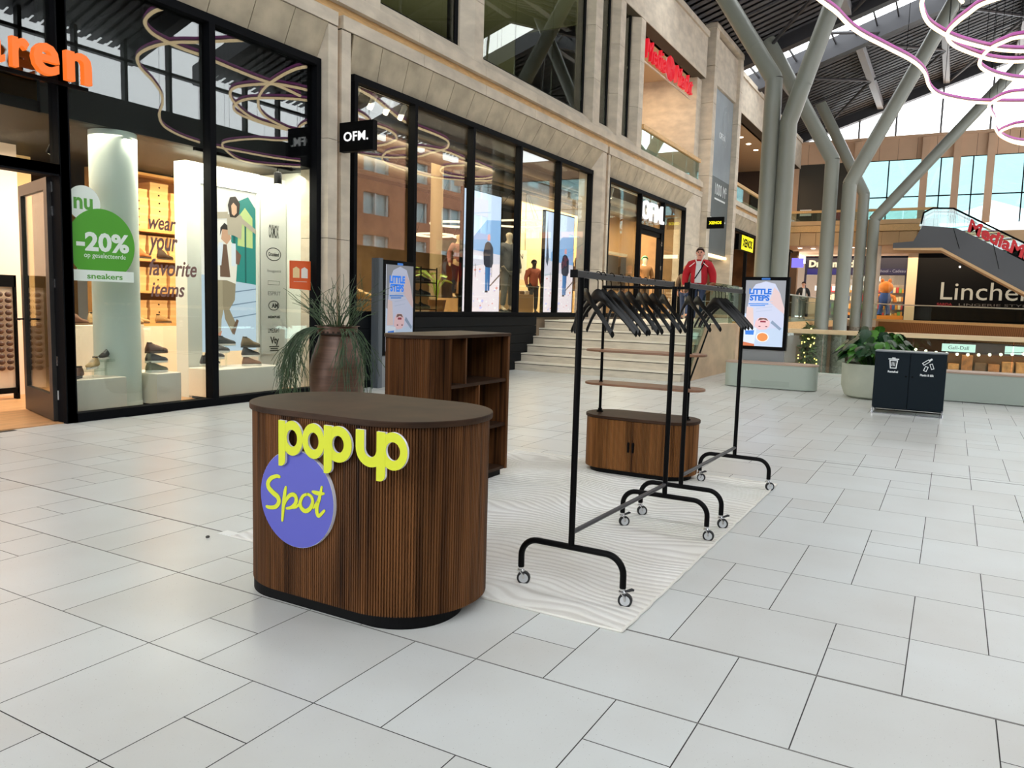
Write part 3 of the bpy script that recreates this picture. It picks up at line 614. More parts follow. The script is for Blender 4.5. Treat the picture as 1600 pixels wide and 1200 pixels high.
# ---- oval cabinet with two shelves on poles
oc = thing('oval_display_cabinet', 'low oval walnut cabinet with two fluted doors and shelves on black poles', 'cabinet', (6.3, 2.25, 0))
O_ = (6.3, 2.25)
fluted(outline(.235, .485, .225, 18, *O_), .05, .475, .0126, .009).build('fluted_body', WALN2 if 'WALN2' in globals() else wood('walnut_warm', (62, 35, 16), (156, 104, 58), 34, 1.1), oc, smooth=True)
MB().prism(outline(.243, .495, .235, 18, *O_), .475, .5).build('top', WALNTOP, oc, bevel=.003)
MB().prism(outline(.2, .44, .19, 18, *O_), 0, .05).build('plinth', PLINTH, oc)
for s_ in (-1, 1):
    d = MB().box(6.058, 6.064, 2.253 if s_ > 0 else 2.0, 2.5 if s_ > 0 else 2.247, .06, .47)
    W = wood('walnut_warm', (62, 35, 16), (156, 104, 58), 34, 1.1)
    bb = MB(); yy0 = 2.254 if s_ > 0 else 2.0
    for i in range(20): bb.tube([(6.062, yy0+.0063+.0123*i, .06), (6.062, yy0+.0063+.0123*i, .47)], .006, 6)
    dd = bb.build('door', W, oc, smooth=True)
    MB().box(6.045, 6.058, 2.25+s_*.02-.009, 2.25+s_*.02+.009, .215, .30).build('handle', BLACK, dd, bevel=.003)
for y in (2.64, 1.86):
    b = MB().tube([(6.3, y, .5), (6.3, y, 1.585)], .0125, 10)
    for z in (.5, .74, 1.02): b.lathe([(.03, z), (.03, z+.008), (.018, z+.012), (.018, z+.03)], 6.3, y, 14)
    b.build('pole', BLACK, oc, smooth=True)
MB().tube([(6.3, 2.66, 1.585), (6.3, 1.84, 1.585)], .0125, 10).build('top_bar', BLACK, oc, smooth=True)
for z in (.745, 1.03): MB().prism(outline(.155, .525, .15, 18, *O_), z, z+.018).build('shelf', M('walnut_shelf', (132, 92, 66), .4, noise=(2, .15), stretch=(12, 2, 2)), oc, bevel=.003)

# ---- clothes racks
RK = M('black_powder_coat', (4, 4, 5), .45, spec=.12)
RAILM = M('dark_grey_rail', (56, 56, 60), .38, .4)
TYRE = M('black_tyre', (24, 24, 26), .6); GREYW = M('grey_wheel', (196, 198, 200), .4)
def caster(parent, x, y, ang, brake):
    ca, sa = math.cos(ang), math.sin(ang); ax = Vector((ca, sa, 0)); n = Vector((-sa, ca, 0)); c = Vector((x, y, .034))+ax*.014
    def cyl(b, r, h, c):
        pts = [c+ax*(r*math.cos(2*PI*i/20))+Vector((0, 0, 1))*(r*math.sin(2*PI*i/20)) for i in range(20)]
        b.add([p-n*h for p in pts]+[p+n*h for p in pts], [tuple(range(19, -1, -1)), tuple(range(20, 40))]+[(i, (i+1) % 20, 20+(i+1) % 20, 20+i) for i in range(20)])
    fk = MB()
    for sgn in (-1, 1):
        q = c+n*(.0145*sgn); p0 = Vector((x, y, .078))
        fk.tube([Vector((x, y, .07))+n*(.0145*sgn), q+Vector((0, 0, .02)), q], .0065, 6)
    fk.lathe([(.019, .068), (.019, .076), (.014, .08), (.014, .09)], x, y, 14)
    cs = fk.build('caster', CHROME, parent, smooth=True)
    w = MB(); w.mat(0); cyl(w, .034, .0105, c); w.mat(1); cyl(w, .024, .0122, c); w.build('wheel', [TYRE, GREYW], cs)
    if brake:
        q = Vector((x, y, .075))+ax*.01
        MB().tube([q, q+ax*.035+Vector((0, 0, .014)), q+ax*.045+Vector((0, 0, .012))], [.006, .008, .005], 8).build('brake_lever', TYRE, cs, smooth=True)
def rack(name, label, xa, ya, xb, yb, zt, brk):
    t = thing(name, label, 'clothes rack', ((xa+xb)/2, (ya+yb)/2, .012 if False else 0))
    for x, y, ends in ((xa, ya, 0), (xb, yb, 1)):
        MB().tube([(x, y, .235), (x, y, zt-.02)], .0155, 12).build('post', RK, t, smooth=True)
        yh = .275; pts = []
        for sgn in (1, -1):
            arc = [(x, y+sgn*(yh-.09)+sgn*.09*math.sin(a), .152+.09*math.cos(a)) for a in [PI/2*i/8 for i in range(9)]]
            arc += [(x, y+sgn*yh, .092)]
            pts = (arc[::-1]+pts) if sgn > 0 else (pts+arc)
        MB().tube(pts, .016, 12).build('foot_frame', RK, t, smooth=True)
        for sgn in (1, -1): caster(t, x, y+sgn*yh, random.uniform(-.9, .1)-.6, (ends, sgn) in brk)
    d = .075
    MB().box(xa-d, xb+d, ya-.015, ya+.015, zt-.02, zt+.012).build('top_rail', RAILM, t, bevel=.003)
    for e0, e1 in ((xa-d-.012, xa-d), (xb+d, xb+d+.012)): MB().box(e0, e1, ya-.017, ya+.017, zt-.022, zt+.014).build('end_cap', BLACK, t)
    MB().tube([(xa, ya, .315), (xb, yb, .315)], .0125, 12).build('lower_bar', RAILM, t, smooth=True)
    return t
rack('clothes_rack', 'black clothes rack on casters standing nearer the counter', 3.395, 1.545, 4.68, 1.5, 1.57, {(0, -1), (1, 1)})
rack('clothes_rack', 'black clothes rack on casters beside the oval cabinet', 5.0, 1.495, 6.3, 1.455, 1.57, {(0, -1), (1, 1)})
# ---- hangers
HGM = M('black_wood_hanger', (8, 7, 7), .35, noise=(8, .25), spec=.3)
def hanger_proto(w=.225):
    t = thing('clothes_hanger', None, 'hanger')
    prof = [(-w, -.235), (-w+.012, -.222), (-.16, -.165), (-.10, -.115), (-.055, -.082), (-.028, -.062), (0, -.055)]
    P = [(a, 0, c) for a, c in prof]; P += [(-a, 0, c) for a, c in prof[:-1][::-1]]
    P = smooth_pts([(p[1], p[0], p[2]) for p in P], 3); n = len(P)
    b = MB(); V = []
    for i, p in enumerate(P):
        u = abs(p.y)/w; hh = .0205+.014*math.exp(-(u*3.4)**2); th = .0075+.003*u*u; bow = .045*u*u
        for dz, dx in ((hh*.6, -th*.6), (hh, 0), (hh*.6, th*.6), (0, th), (-hh*.55, th*.5), (-hh*.75, 0), (-hh*.55, -th*.5), (0, -th)): V.append((p.x+dx+bow, p.y, p.z+dz-.02))
    F = [(i*8+j, i*8+(j+1) % 8, (i+1)*8+(j+1) % 8, (i+1)*8+j) for i in range(n-1) for j in range(8)]+[tuple(range(7, -1, -1)), tuple(range((n-1)*8, n*8))]
    b.add(V, F)
    b.build('shoulder_bar', HGM, t, smooth=True, local=True)
    MB().tube(smooth_pts([(0, 0, -.055), (0, 0, -.02), (0, .002, .0), (0, .016, .009), (0, .022, .025), (0, .012, .041), (0, -.004, .043), (0, -.018, .033), (0, -.02, .026)], 4), .0026, 6).build('hook', BLACK, t, smooth=True, local=True)
    return t
hp = None
ordw = ['first', 'second', 'third', 'fourth', 'fifth', 'sixth', 'seventh', 'eighth', 'ninth', 'tenth']
HANG = [(3.452, -43), (3.60, -22), (3.66, -24), (3.77, -25), (3.905, -38), (4.02, -36), (4.19, -47), (4.28, -40), (4.41, -36), (4.60, -46)]
for i, (x, a) in enumerate(HANG):
    lab = 'black wooden hanger, %s from the counter end of the nearer rack' % ordw[i]
    y = 1.545+(x-3.395)*-.0
    if hp is None: hp = hanger_proto(); h = hp; h['label'] = lab; h['group'] = 'hangers on the clothes racks'
    else: h = dup(hp, label=lab, group='hangers on the clothes racks')
    h.location = (x, y, 1.545); h.rotation_euler = (0, 0, math.radians(a))
for i, (x, a) in enumerate([(4.96, -47), (5.16, -43), (5.61, -27), (5.70, -29), (5.775, -26), (5.89, -25)]):
    h = dup(hp, label='black wooden hanger, %s along the rack beside the oval cabinet' % ordw[i], group='hangers on the clothes racks')
    h.location = (x, 1.495, 1.545); h.rotation_euler = (0, 0, math.radians(a))

# ---- rug
def rug_material():
    m = bpy.data.materials.new('carved_rug'); m.use_nodes = True; nt = m.node_tree; p = nt.nodes['Principled BSDF']
    tc = nt.nodes.new('ShaderNodeTexCoord')
    n0 = nt.nodes.new('ShaderNodeTexNoise'); n0.inputs['Scale'].default_value = .9; n0.inputs['Detail'].default_value = 1.5; nt.links.new(tc.outputs['Object'], n0.inputs['Vector'])
    sub = nt.nodes.new('ShaderNodeVectorMath'); sub.operation = 'MULTIPLY_ADD'; sub.inputs[1].default_value = (1.0, 1.0, 0)
    nt.links.new(n0.outputs['Color'], sub.inputs[0]); nt.links.new(tc.outputs['Object'], sub.inputs[2])
    w = nt.nodes.new('ShaderNodeTexWave'); w.bands_direction = 'X'; w.inputs['Scale'].default_value = 5.2; w.inputs['Distortion'].default_value = .6; w.inputs['Detail'].default_value = 1; w.inputs['Detail Scale'].default_value = .6
    nt.links.new(sub.outputs[0], w.inputs['Vector'])
    f = nt.nodes.new('ShaderNodeTexNoise'); f.inputs['Scale'].default_value = 260; nt.links.new(tc.outputs['Object'], f.inputs['Vector'])
    bl = nt.nodes.new('ShaderNodeTexNoise'); bl.inputs['Scale'].default_value = 1.3; bl.inputs['Detail'].default_value = 3; nt.links.new(tc.outputs['Object'], bl.inputs['Vector'])
    r = nt.nodes.new('ShaderNodeValToRGB'); r.color_ramp.elements[0].position = .0; r.color_ramp.elements[1].position = .45
    r.color_ramp.elements[0].color = (*lin((212, 208, 200)), 1); r.color_ramp.elements[1].color = (*lin((234, 232, 226)), 1)
    nt.links.new(w.outputs['Fac'], r.inputs['Fac'])
    mx = nt.nodes.new('ShaderNodeMix'); mx.data_type = 'RGBA'; mx.blend_type = 'MULTIPLY'
    r2 = nt.nodes.new('ShaderNodeValToRGB'); r2.color_ramp.elements[0].position = .32; r2.color_ramp.elements[1].position = .6; r2.color_ramp.elements[0].color = (.85, .82, .77, 1); r2.color_ramp.elements[1].color = (1, 1, 1, 1)
    nt.links.new(bl.outputs['Fac'], r2.inputs['Fac']); mx.inputs[0].default_value = 1; nt.links.new(r.outputs['Color'], mx.inputs[6]); nt.links.new(r2.outputs['Color'], mx.inputs[7]); nt.links.new(mx.outputs[2], p.inputs['Base Color'])
    ad = nt.nodes.new('ShaderNodeMath'); ad.operation = 'MULTIPLY_ADD'; ad.inputs[1].default_value = .25; nt.links.new(f.outputs['Fac'], ad.inputs[0]); nt.links.new(w.outputs['Fac'], ad.inputs[2])
    bp = nt.nodes.new('ShaderNodeBump'); bp.inputs['Strength'].default_value = 1; bp.inputs['Distance'].default_value = .008; nt.links.new(ad.outputs[0], bp.inputs['Height']); nt.links.new(bp.outputs['Normal'], p.inputs['Normal'])
    p.inputs['Roughness'].default_value = .95; p.inputs['Sheen Weight'].default_value = .25
    return m
rg = thing('rug', 'large pale grey carved-pile rug under the clothes racks', 'rug', (4.9, 2.4, 0))
MB().box(3.115, 6.56, 1.16, 3.62, .0, .007).build('pile', rug_material(), rg)
b = MB()
N = 60
edge = [(3.115+(6.56-3.115)*i/N, 1.158+.004*math.sin(i*1.9)*math.sin(i*.31), .006+.004*max(0, math.sin(i*.9+1))) for i in range(N+1)]
b.tube(edge, .007, 6)
b.tube([(3.115, 1.16+(3.62-1.16)*i/30, .005) for i in range(31)], .006, 6); b.tube([(6.56, 1.16+(3.62-1.16)*i/30, .005) for i in range(31)], .006, 6)
b.build('edge_binding', M('rug_binding', (226, 222, 212), .9), rg, smooth=True)
tag(MB().box(3.12, 3.19, 3.56, 3.74, .0, .003).build('tape_strip', M('white_tape', (232, 232, 228), .5)), 'short white tape strip at the end of the floor joint beside the counter', 'tape')
tag(MB().ball((3.03, 3.72, .006), .014, .01, .008, 8, 5).build('pebble', M('dark_pebble', (70, 66, 62), .8), smooth='all'), 'tiny dark pebble on the tiles beside the counter', 'pebble')

# ---- copper coloured pot with trailing plant
pc = (7.0, 6.3)
pt = thing('potted_trailing_plant', 'tall bronze-brown ribbed pot with a trailing green plant behind the counter', 'potted plant', (*pc, 0))
prof = [(.2, 0), (.235, .05)]
for i in range(29):
    z = .05+1.03*i/28; u = z/1.08; r = .225+.095*math.sin(PI*min(1, u*.98+.02)**.9)*(1.0) - .055*max(0, u-.62)/.38
    prof.append((r+.0025*math.sin(i*2.1), z))
prof += [(.262, 1.1), (.235, 1.1), (.235, 1.02)]
MB().lathe(prof, *pc, 40).build('pot', M('bronze_glaze', (92, 66, 52), .38, .3, noise=(3, .28), stretch=(1, 1, 9)), pt, smooth=True)
b = MB(); rnd = random.Random(5)
def strand(b, p, d, n, step, droop, r, rnd, depth=0):
    pts = [Vector(p)]; d = Vector(d)
    for i in range(n):
        d = (d+Vector((rnd.uniform(-.13, .13), rnd.uniform(-.13, .13), -droop))).normalized(); q = pts[-1]+d*step
        rr = math.hypot(q.x-pc[0], q.y-pc[1])
        if q.z < 1.05 and rr < .335:
            k = .345/max(rr, .01); q.x = pc[0]+(q.x-pc[0])*k; q.y = pc[1]+(q.y-pc[1])*k
        if q.z < .08: break
        pts.append(q)
        if depth < 2 and i > 1 and rnd.random() < .33: strand(b, q, d+Vector((rnd.uniform(-.6, .6), rnd.uniform(-.6, .6), rnd.uniform(-.2, .3))), rnd.randint(3, 7), step*.85, droop*.8, r*.85, rnd, depth+1)
    if len(pts) > 1: b.tube(pts, [r*(1-.35*i/len(pts)) for i in range(len(pts))], 5)
for i in range(125):
    a = rnd.uniform(0, 2*PI); rr = rnd.uniform(.02, .2)
    if i < 70: d = (math.cos(a)*.55, math.sin(a)*.55, 1); n, dr = rnd.randint(3, 7), .06
    else:
        a = rnd.choice([rnd.gauss(2.5, .35), rnd.gauss(2.3, .3), rnd.gauss(2.75, .3), rnd.gauss(4.2, .13)]); rr = .2; d = (math.cos(a)*1.0, math.sin(a)*1.0, .5); n, dr = rnd.randint(9, 20), .24
    strand(b, (pc[0]+rr*math.cos(a), pc[1]+rr*math.sin(a), 1.06), d, n, .052, dr, .0046, rnd)
tag(b.build('trailing_stems', M('stem_green', (48, 70, 40), .5, noise=(9, .3)), pt, smooth=True), kind='stuff')
MB().lathe([(.0, 1.0), (.236, 1.0), (.236, 1.04), (.0, 1.05)], *pc, 24).build('soil', M('soil', (44, 34, 26), .95), pt)
# ================================================================== SHOE SHOP
def flat(b, poly, y, t=.002):     # polygon on a facade-parallel plane, viewer at -Y
    return b.plate(poly, (0, y, 0), *AXF, t)
ORG = M('orange_lit_letters', (255, 120, 42), .4, emit=.9)
sg = thing('shop_sign', 'orange illuminated letters hung before the shoe shop window top', 'shop sign', (4.6, 8.1, 3.5))
for ch, x, z, w, h in (('a', 4.05, 3.555, .26, .3), ('r', 4.375, 3.56, .165, .285), ('e', 4.575, 3.56, .26, .305), ('n', 4.905, 3.565, .27, .3)):
    P, fs = text_mesh(ch, (x, 8.12, z), *AXF, w, h, .07, bold=.024); MB().add(P, fs).build('letter', ORG, sg)
MB().box(2.5, 5.2, 8.16, 8.2, 3.52, 3.56).box(3.2, 3.24, 8.16, 8.24, 3.5, 3.6).build('mounting_rail', BLACK, sg)
GRN = M('sticker_green', (78, 160, 40), .5); GRND = M('letter_green', (88, 160, 58), .5); STW = M('sticker_white', (226, 236, 226), .5)
ys = Yg-.0075
st = tag(flat(MB(), circ(5.19, 2.37, .187, 40), ys).build('window_sticker', STW), 'round white sticker with green "nu" on the shoe shop glass', 'sticker')
text('lettering', 'nu', (5.075, ys-.002, 2.3), *AXF, .215, .125, GRND, st, .001, bold=.03)
st = tag(flat(MB(), circ(5.385, 1.935, .395, 56), ys-.0028).build('window_sticker', GRN), 'large round green discount sticker reading -20%', 'sticker')
text('lettering', '-20%', (5.09, ys-.005, 1.86), *AXF, .62, .21, STW, st, .001, bold=.035)
text('lettering', 'op geselecteerde', (5.175, ys-.005, 1.775), *AXF, .49, .07, STW, st, .001)
st = tag(flat(MB(), [(5.04, 1.535), (5.76, 1.535), (5.76, 1.655), (5.04, 1.655)], ys-.006).build('window_sticker', STW), 'white strip sticker reading sneakers under the green disc', 'sticker')
text('lettering', 'sneakers', (5.2, ys-.0082, 1.56), *AXF, .42, .062, GRND, st, .001, bold=.02)
LIL = M('lilac_brown_print', (128, 96, 90), .6)
fav = thing('window_lettering', 'brush style lilac words wear your favorite items on the shoe shop glass', 'lettering', (5.95, Yg, 1.3))
for wd, x, z, w, h in (('wear', 5.97, 2.17, .37, .12), ('your', 5.96, 1.86, .4, .22), ('favorite', 5.96, 1.63, .67, .2), ('items', 5.98, 1.38, .47, .17)):
    text('word', wd, (x, ys-.001, z), *AXF, w, h, LIL, fav, .001, bold=.018, shear=.25)
po = thing('notice_poster', 'small orange poster with two paper tags stuck on the shop glass', 'poster', (8.42, Yg, 1.55))
flat(MB(), [(8.2, 1.545), (8.62, 1.53), (8.62, 1.95), (8.2, 1.94)], ys).build('sheet', M('orange_poster', (222, 92, 36), .5), po)
for x, m in ((8.265, M('tag_yellow', (236, 206, 150), .6)), (8.43, M('tag_white', (235, 226, 216), .6))):
    t_ = flat(MB(), [(x, 1.7), (x+.13, 1.7), (x+.13, 1.83), (x+.065, 1.86), (x, 1.83)], ys-.002, .001).build('tag', m, po)
flat(MB(), [(8.28, 1.645), (8.54, 1.645), (8.54, 1.65), (8.28, 1.65)], ys-.002, .001).build('text_line', STW, po)
# door leaf standing open, hinged beside the window
dr = bpy.data.objects.new('door_1', None); COL.objects.link(dr); dr.location = (4.87, 8.36, 0); dr['kind'] = 'structure'
dang = math.radians(74)
def leafpt(u, w, z): return (4.87+math.cos(dang)*u-math.sin(dang)*w, 8.36+math.sin(dang)*u+math.cos(dang)*w, z)
def leafbox(b, u0, u1, w0, w1, z0, z1):
    v = [leafpt(u, w, z) for z in (z0, z1) for u, w in ((u0, w0), (u1, w0), (u1, w1), (u0, w1))]
    return b.add(v, [(0, 3, 2, 1), (4, 5, 6, 7), (0, 1, 5, 4), (1, 2, 6, 5), (2, 3, 7, 6), (3, 0, 4, 7)])
b = MB()
for u0, u1, z0, z1 in ((0, .12, .02, 2.6), (1.06, 1.16, .02, 2.6), (.12, 1.06, .02, .3), (.12, 1.06, 2.48, 2.6)): leafbox(b, u0, u1, -.03, .03, z0, z1)
b.build('door_frame', M('door_dark', (28, 26, 25), .4), dr)
leafbox(MB(), .12, 1.06, -.006, .006, .3, 2.48).build('pane', GLASS, dr)
b = MB().tube([leafpt(1.1, -.1, 1.08), leafpt(.98, -.1, 1.08)], .012, 8); b.tube([leafpt(1.1, .1, 1.08), leafpt(.98, .1, 1.08)], .012, 8); b.tube([leafpt(1.1, -.1, 1.08), leafpt(1.1, .1, 1.08)], .01, 8)
b.build('door_handle', BLACK, dr, smooth=True)
for z in (.25, .62, 1.45, 2.2, 2.45): leafbox(MB(), -.03, .0, -.035, -.005, z, z+.1).build('hinge', CHROME, dr)
# interior: white column
cl = tag(MB().lathe([(.27, .012), (.27, .1), (.262, .1), (.262, 3.3)], 5.93, 8.86, 40).build('white_column', M('column_paint', (214, 226, 218), .5), smooth=True), 'round white column just inside the shoe shop window', 'column')
# pedestals
PED = M('pedestal_white', (236, 228, 214), .45)
def pedestal(x0, x1, y0, y1, h, label):
    t = thing('display_pedestal', label, 'pedestal', ((x0+x1)/2, (y0+y1)/2, 0), group='white pedestals in the shoe shop window')
    MB().box(x0, x1, y0, y1, .05, h).build('block', PED, t, bevel=.006); MB().box(x0+.03, x1-.03, y0+.03, y1-.03, .012, .05).build('base', BLACK, t)
pedestal(5.14, 5.76, 8.45, 8.9, .43, 'low white display pedestal under the sneakers sticker')
pedestal(6.2, 6.55, 8.5, 9.1, .43, 'low white display pedestal between the column and the white portal')
pedestal(7.05, 8.2, 8.45, 9.0, .43, 'long low white display pedestal before the lit poster')
tag(MB().box(6.0, 7.0, 9.85, 10.1, .012, .98).build('display_counter', PED, bevel=.006), 'tall white display block behind the round column', 'display block')
# portal frame and lit poster
pf = thing('white_portal_frame', 'white rectangular portal frame around the lit poster', 'display frame', (7.75, 9.1, 0))
PW = M('portal_white', (226, 228, 220), .5)
MB().box(7.1, 7.33, 9.06, 9.3, .012, 3.2).build('upright', PW, pf); MB().box(8.335, 8.37, 9.06, 9.3, .012, 3.2).build('upright', PW, pf)
MB().box(7.33, 8.335, 9.06, 9.3, 2.93, 3.2).build('crossbeam', PW, pf)
lb = thing('lightbox_poster', 'tall backlit poster of a man carrying a child on his shoulders', 'poster', (7.85, 9.25, 0))
PX0, PX1, PZ0, PZ1 = 7.335, 8.33, .62, 2.925
MB().box(PX0, PX1, 9.1, 9.18, PZ0, PZ1).build('housing', PW, lb)
def em(name, rgb, e=1.15): return M('print_'+name, rgb, .6, emit=e)
layer = [0]
def pp_(poly, name, rgb, par, y=9.1, e=1.15, nm=None, O=None, ax=None):
    layer[0] += 1
    b = MB(); b.plate(poly, (0, y-.0006*layer[0], 0), *AXF, .0005)
    return b.build(nm or 'printed_area', em(name, rgb, e), par)
def fr(u, v): return (PX0+(PX1-PX0)*u, PZ0+(PZ1-PZ0)*v)
BACKP = ('backdrop_print', 'pavement_print', 'gate_print', 'foliage_print', 'gate_bar_print', 'joint_print')
def area(pts, name, rgb, nm): return pp_([fr(p[0] if nm in BACKP else min(1, p[0]+.12), p[1]) for p in pts], name, rgb, lb, nm=nm)
area([(0, 0), (1, 0), (1, 1), (0, 1)], 'cream', (244, 238, 226), 'backdrop_print')
area([(0, 0), (1, 0), (1, .42), (.5, .45), (0, .47)], 'pavement', (190, 208, 224), 'pavement_print')
area([(.52, .44), (1, .42), (1, .9), (.86, .97), (.66, .93), (.56, .84)], 'gate_green', (40, 138, 128), 'gate_print')
area([(.66, .66), (.94, .65), (.94, .84), (.8, .9), (.68, .84)], 'leaf', (196, 214, 140), 'foliage_print')
area([(.58, .55), (.62, .55), (.62, .8), (.58, .8)], 'gate_dark', (24, 100, 94), 'gate_bar_print')
area([(.79, .43), (.82, .43), (.82, .8), (.79, .8)], 'gate_dark2', (24, 100, 94), 'gate_bar_print')
for v in (.2, .28, .36): area([(.5, v), (1, v+.03), (1, v+.036), (.5, v+.008)], 'joint%d' % (v*100), (120, 140, 160), 'joint_print')
area([(.12, .46), (.33, .46), (.3, .3), (.24, .2), (.22, .1), (.1, .1), (.12, .22), (.1, .32)], 'khaki', (168, 154, 126), 'trousers_print'); area([(.26, .46), (.5, .46), (.48, .32), (.38, .26), (.5, .17), (.44, .1), (.3, .2), (.26, .3)], 'khaki_shade', (150, 136, 110), 'trousers_print')
area([(.1, .62), (.14, .68), (.42, .68), (.54, .62), (.5, .42), (.34, .44), (.1, .44)], 'jacket_cream', (240, 232, 216), 'jacket_print')
area([(.22, .66), (.34, .66), (.4, .46), (.22, .46)], 'shirt_brown', (112, 84, 66), 'shirt_print')
area([(.02, .58), (.1, .66), (.16, .62), (.12, .54), (.04, .54)], 'sleeve_a', (122, 88, 74), 'sleeve_print'); area([(.44, .66), (.6, .6), (.56, .54), (.44, .55)], 'sleeve_b', (122, 88, 74), 'sleeve_print')
area([(.12, .53), (.2, .67), (.28, .67), (.24, .53)], 'legs_white_a', (224, 230, 236), 'child_leg_print'); area([(.42, .67), (.5, .67), (.5, .53), (.42, .53)], 'legs_white_b', (224, 230, 236), 'child_leg_print')
area([(.24, .69), (.26, .75), (.36, .76), (.42, .7), (.34, .66)], 'face_a', (206, 160, 128), 'face_print')
area([(.22, .71), (.23, .76), (.3, .79), (.42, .76), (.44, .71), (.38, .75), (.26, .75)], 'hair_a', (34, 26, 24), 'hair_print')
area([(.36, .72), (.34, .84), (.5, .87), (.62, .84), (.6, .7), (.46, .72)], 'top_beige', (184, 172, 150), 'child_top_print')
area([(0, .8), (.36, .82), (.36, .86), (0, .84)], 'arm_a', (184, 172, 150), 'arm_print'); area([(.58, .84), (1, .77), (1, .74), (.6, .8)], 'arm_b', (184, 172, 150), 'arm_print')
area([(.4, .83), (.36, .9), (.4, .95), (.5, .96), (.58, .92), (.56, .85), (.5, .83)], 'hair_b', (44, 32, 26), 'hair_print')
area([(.43, .85), (.42, .9), (.46, .92), (.52, .9), (.52, .86), (.47, .84)], 'face_b', (222, 178, 146), 'face_print')
area([(.08, .05), (.2, .08), (.24, .13), (.12, .1), (.06, .07)], 'shoe_a', (196, 130, 100), 'shoe_print'); area([(.4, .12), (.5, .2), (.54, .19), (.46, .1)], 'shoe_b', (110, 84, 66), 'shoe_print')
# brand list panel
bp_ = thing('brand_list_panel', 'pale grey wall panel listing shoe brands in black lettering', 'panel', (8.72, 9.05, 0))
MB().box(8.375, 8.92, 9.1, 9.2, .012, 3.2).build('wall_board', M('board_white', (222, 224, 216), .6), bp_)
pnl = MB().box(8.4, 8.9, 9.06, 9.1, .55, 2.85).build('panel', M('panel_grey', (206, 208, 204), .6), bp_)
INK = M('black_print', (28, 28, 30), .6); INK2 = M('grey_print', (120, 122, 122), .6)
yb_ = 9.059
for wd, x, z, w, h, m, k in (('OXMOX', 8.55, 2.3, .2, .2, INK, {'bold': .02}), ('Graceland', 8.54, 2.03, .21, .06, INK, {'bold': .02}), ('bugatti', 8.52, 1.78, .27, .05, INK2, {}), ('ESPRIT', 8.53, 1.44, .25, .06, INK2, {}),
                            ('AM', 8.6, 1.25, .13, .07, INK, {'bold': .04}), ('MEMPHIS', 8.53, 1.09, .24, .04, INK, {'bold': .03}), ('LIMELIGHT', 8.53, .87, .23, .07, INK, {}), ('Vty', 8.57, .64+.03, .18, .14, INK, {'bold': .04})):
    text('brand_name', wd, (x, yb_, z), *AXF, w, h, m, pnl, .001, **k)
b = MB()
for cz, rx, rz in ((2.06, .15, .1), (1.285, .11, .075)): b.ringplate(circ(8.645, cz, rx, 32, rz), circ(8.645, cz, rx-.012, 32, rz-.012), (0, yb_, 0), *AXF, .001)
b.ringplate([(8.53, 1.6), (8.76, 1.6), (8.76, 1.66), (8.53, 1.66)], [(8.534, 1.604), (8.756, 1.604), (8.756, 1.656), (8.534, 1.656)], (0, yb_, 0), *AXF, .001)
b.build('oval_outline', INK, pnl)
for z_, w_ in ((.6, .2), (.57, .15), (.54, .17)): MB().box(8.65-w_/2, 8.65+w_/2, yb_-.001, yb_, z_+.05, z_+.066).build('text_line', INK, pnl)
# shelf wall with shoe boxes
sw = thing('shoe_shelf_wall', 'warm lit wooden shelf wall behind the white column', 'shelving', (8.3, 11.2, 0))
SHW = M('shelf_warm_wood', (214, 160, 96), .55, noise=(1.5, .12), stretch=(1, 10, 10))
MB().box(7.3, 9.6-.7, 11.5, 11.55, .012, 3.28).build('back_board', M('back_brown', (150, 96, 52), .7), sw)
for z in (.9, 1.42, 1.92, 2.38, 3.24): MB().box(7.3, 8.9, 11.1, 11.5, z, z+.04).build('shelf', SHW, sw)
MB().box(7.26, 7.3, 11.1, 11.55, .012, 3.28).build('side_panel', SHW, sw)
MB().box(7.3, 8.9, 11.08, 11.5, .012, .9).build('base_front', PED, sw)
BOX = M('kraft_box', (226, 178, 122), .7, noise=(3, .08)); LID = M('kraft_lid', (232, 188, 132), .7)
bxp = None
def shoebox(x, y, z, lab):
    global bxp
    if bxp is None:
        t = thing('shoe_box', lab, 'shoe box', (0, 0, 0)); w = .16
        MB().box(-w, w, 0, .3, 0, .115).build('carton', BOX, t, local=True); MB().box(-w-.004, w+.004, -.004, .304, .088, .122).build('lid', LID, t, local=True)
        MB().box(-.014, .014, -.006, -.003, .045, .065).build('finger_hole', BLACK, t, local=True); bxp = t
    else: t = dup(bxp, label=lab)
    t['group'] = 'shoe boxes on the lit shelf wall'; t.location = (x, y, z); t.rotation_euler = (0, 0, random.uniform(-.04, .04)); return t
shelfname = {2.42: 'top shelf', 1.96: 'second shelf down', 1.46: 'third shelf down', .94: 'lowest shelf'}
for z0, nn in ((2.42, (4, 5, 6, 5)), (1.96, (3, 3, 3, 3)), (1.46, (3, 3, 3, 3)), (.94, (3, 3, 3, 3))):
    for ci, n in enumerate(nn):
        for k in range(n):
            if z0+.123*(k+1) > {2.42: 3.2, 1.96: 2.36, 1.46: 1.9, .94: 1.4}[z0]: continue
            shoebox(7.5+.37*ci+random.uniform(-.01, .01), 11.16+(.06 if z0 < 2 else 0), z0+.001+.123*k, 'kraft shoe box, %s up in column %d on the %s' % (ordw[k], ci+1, shelfname[z0]))
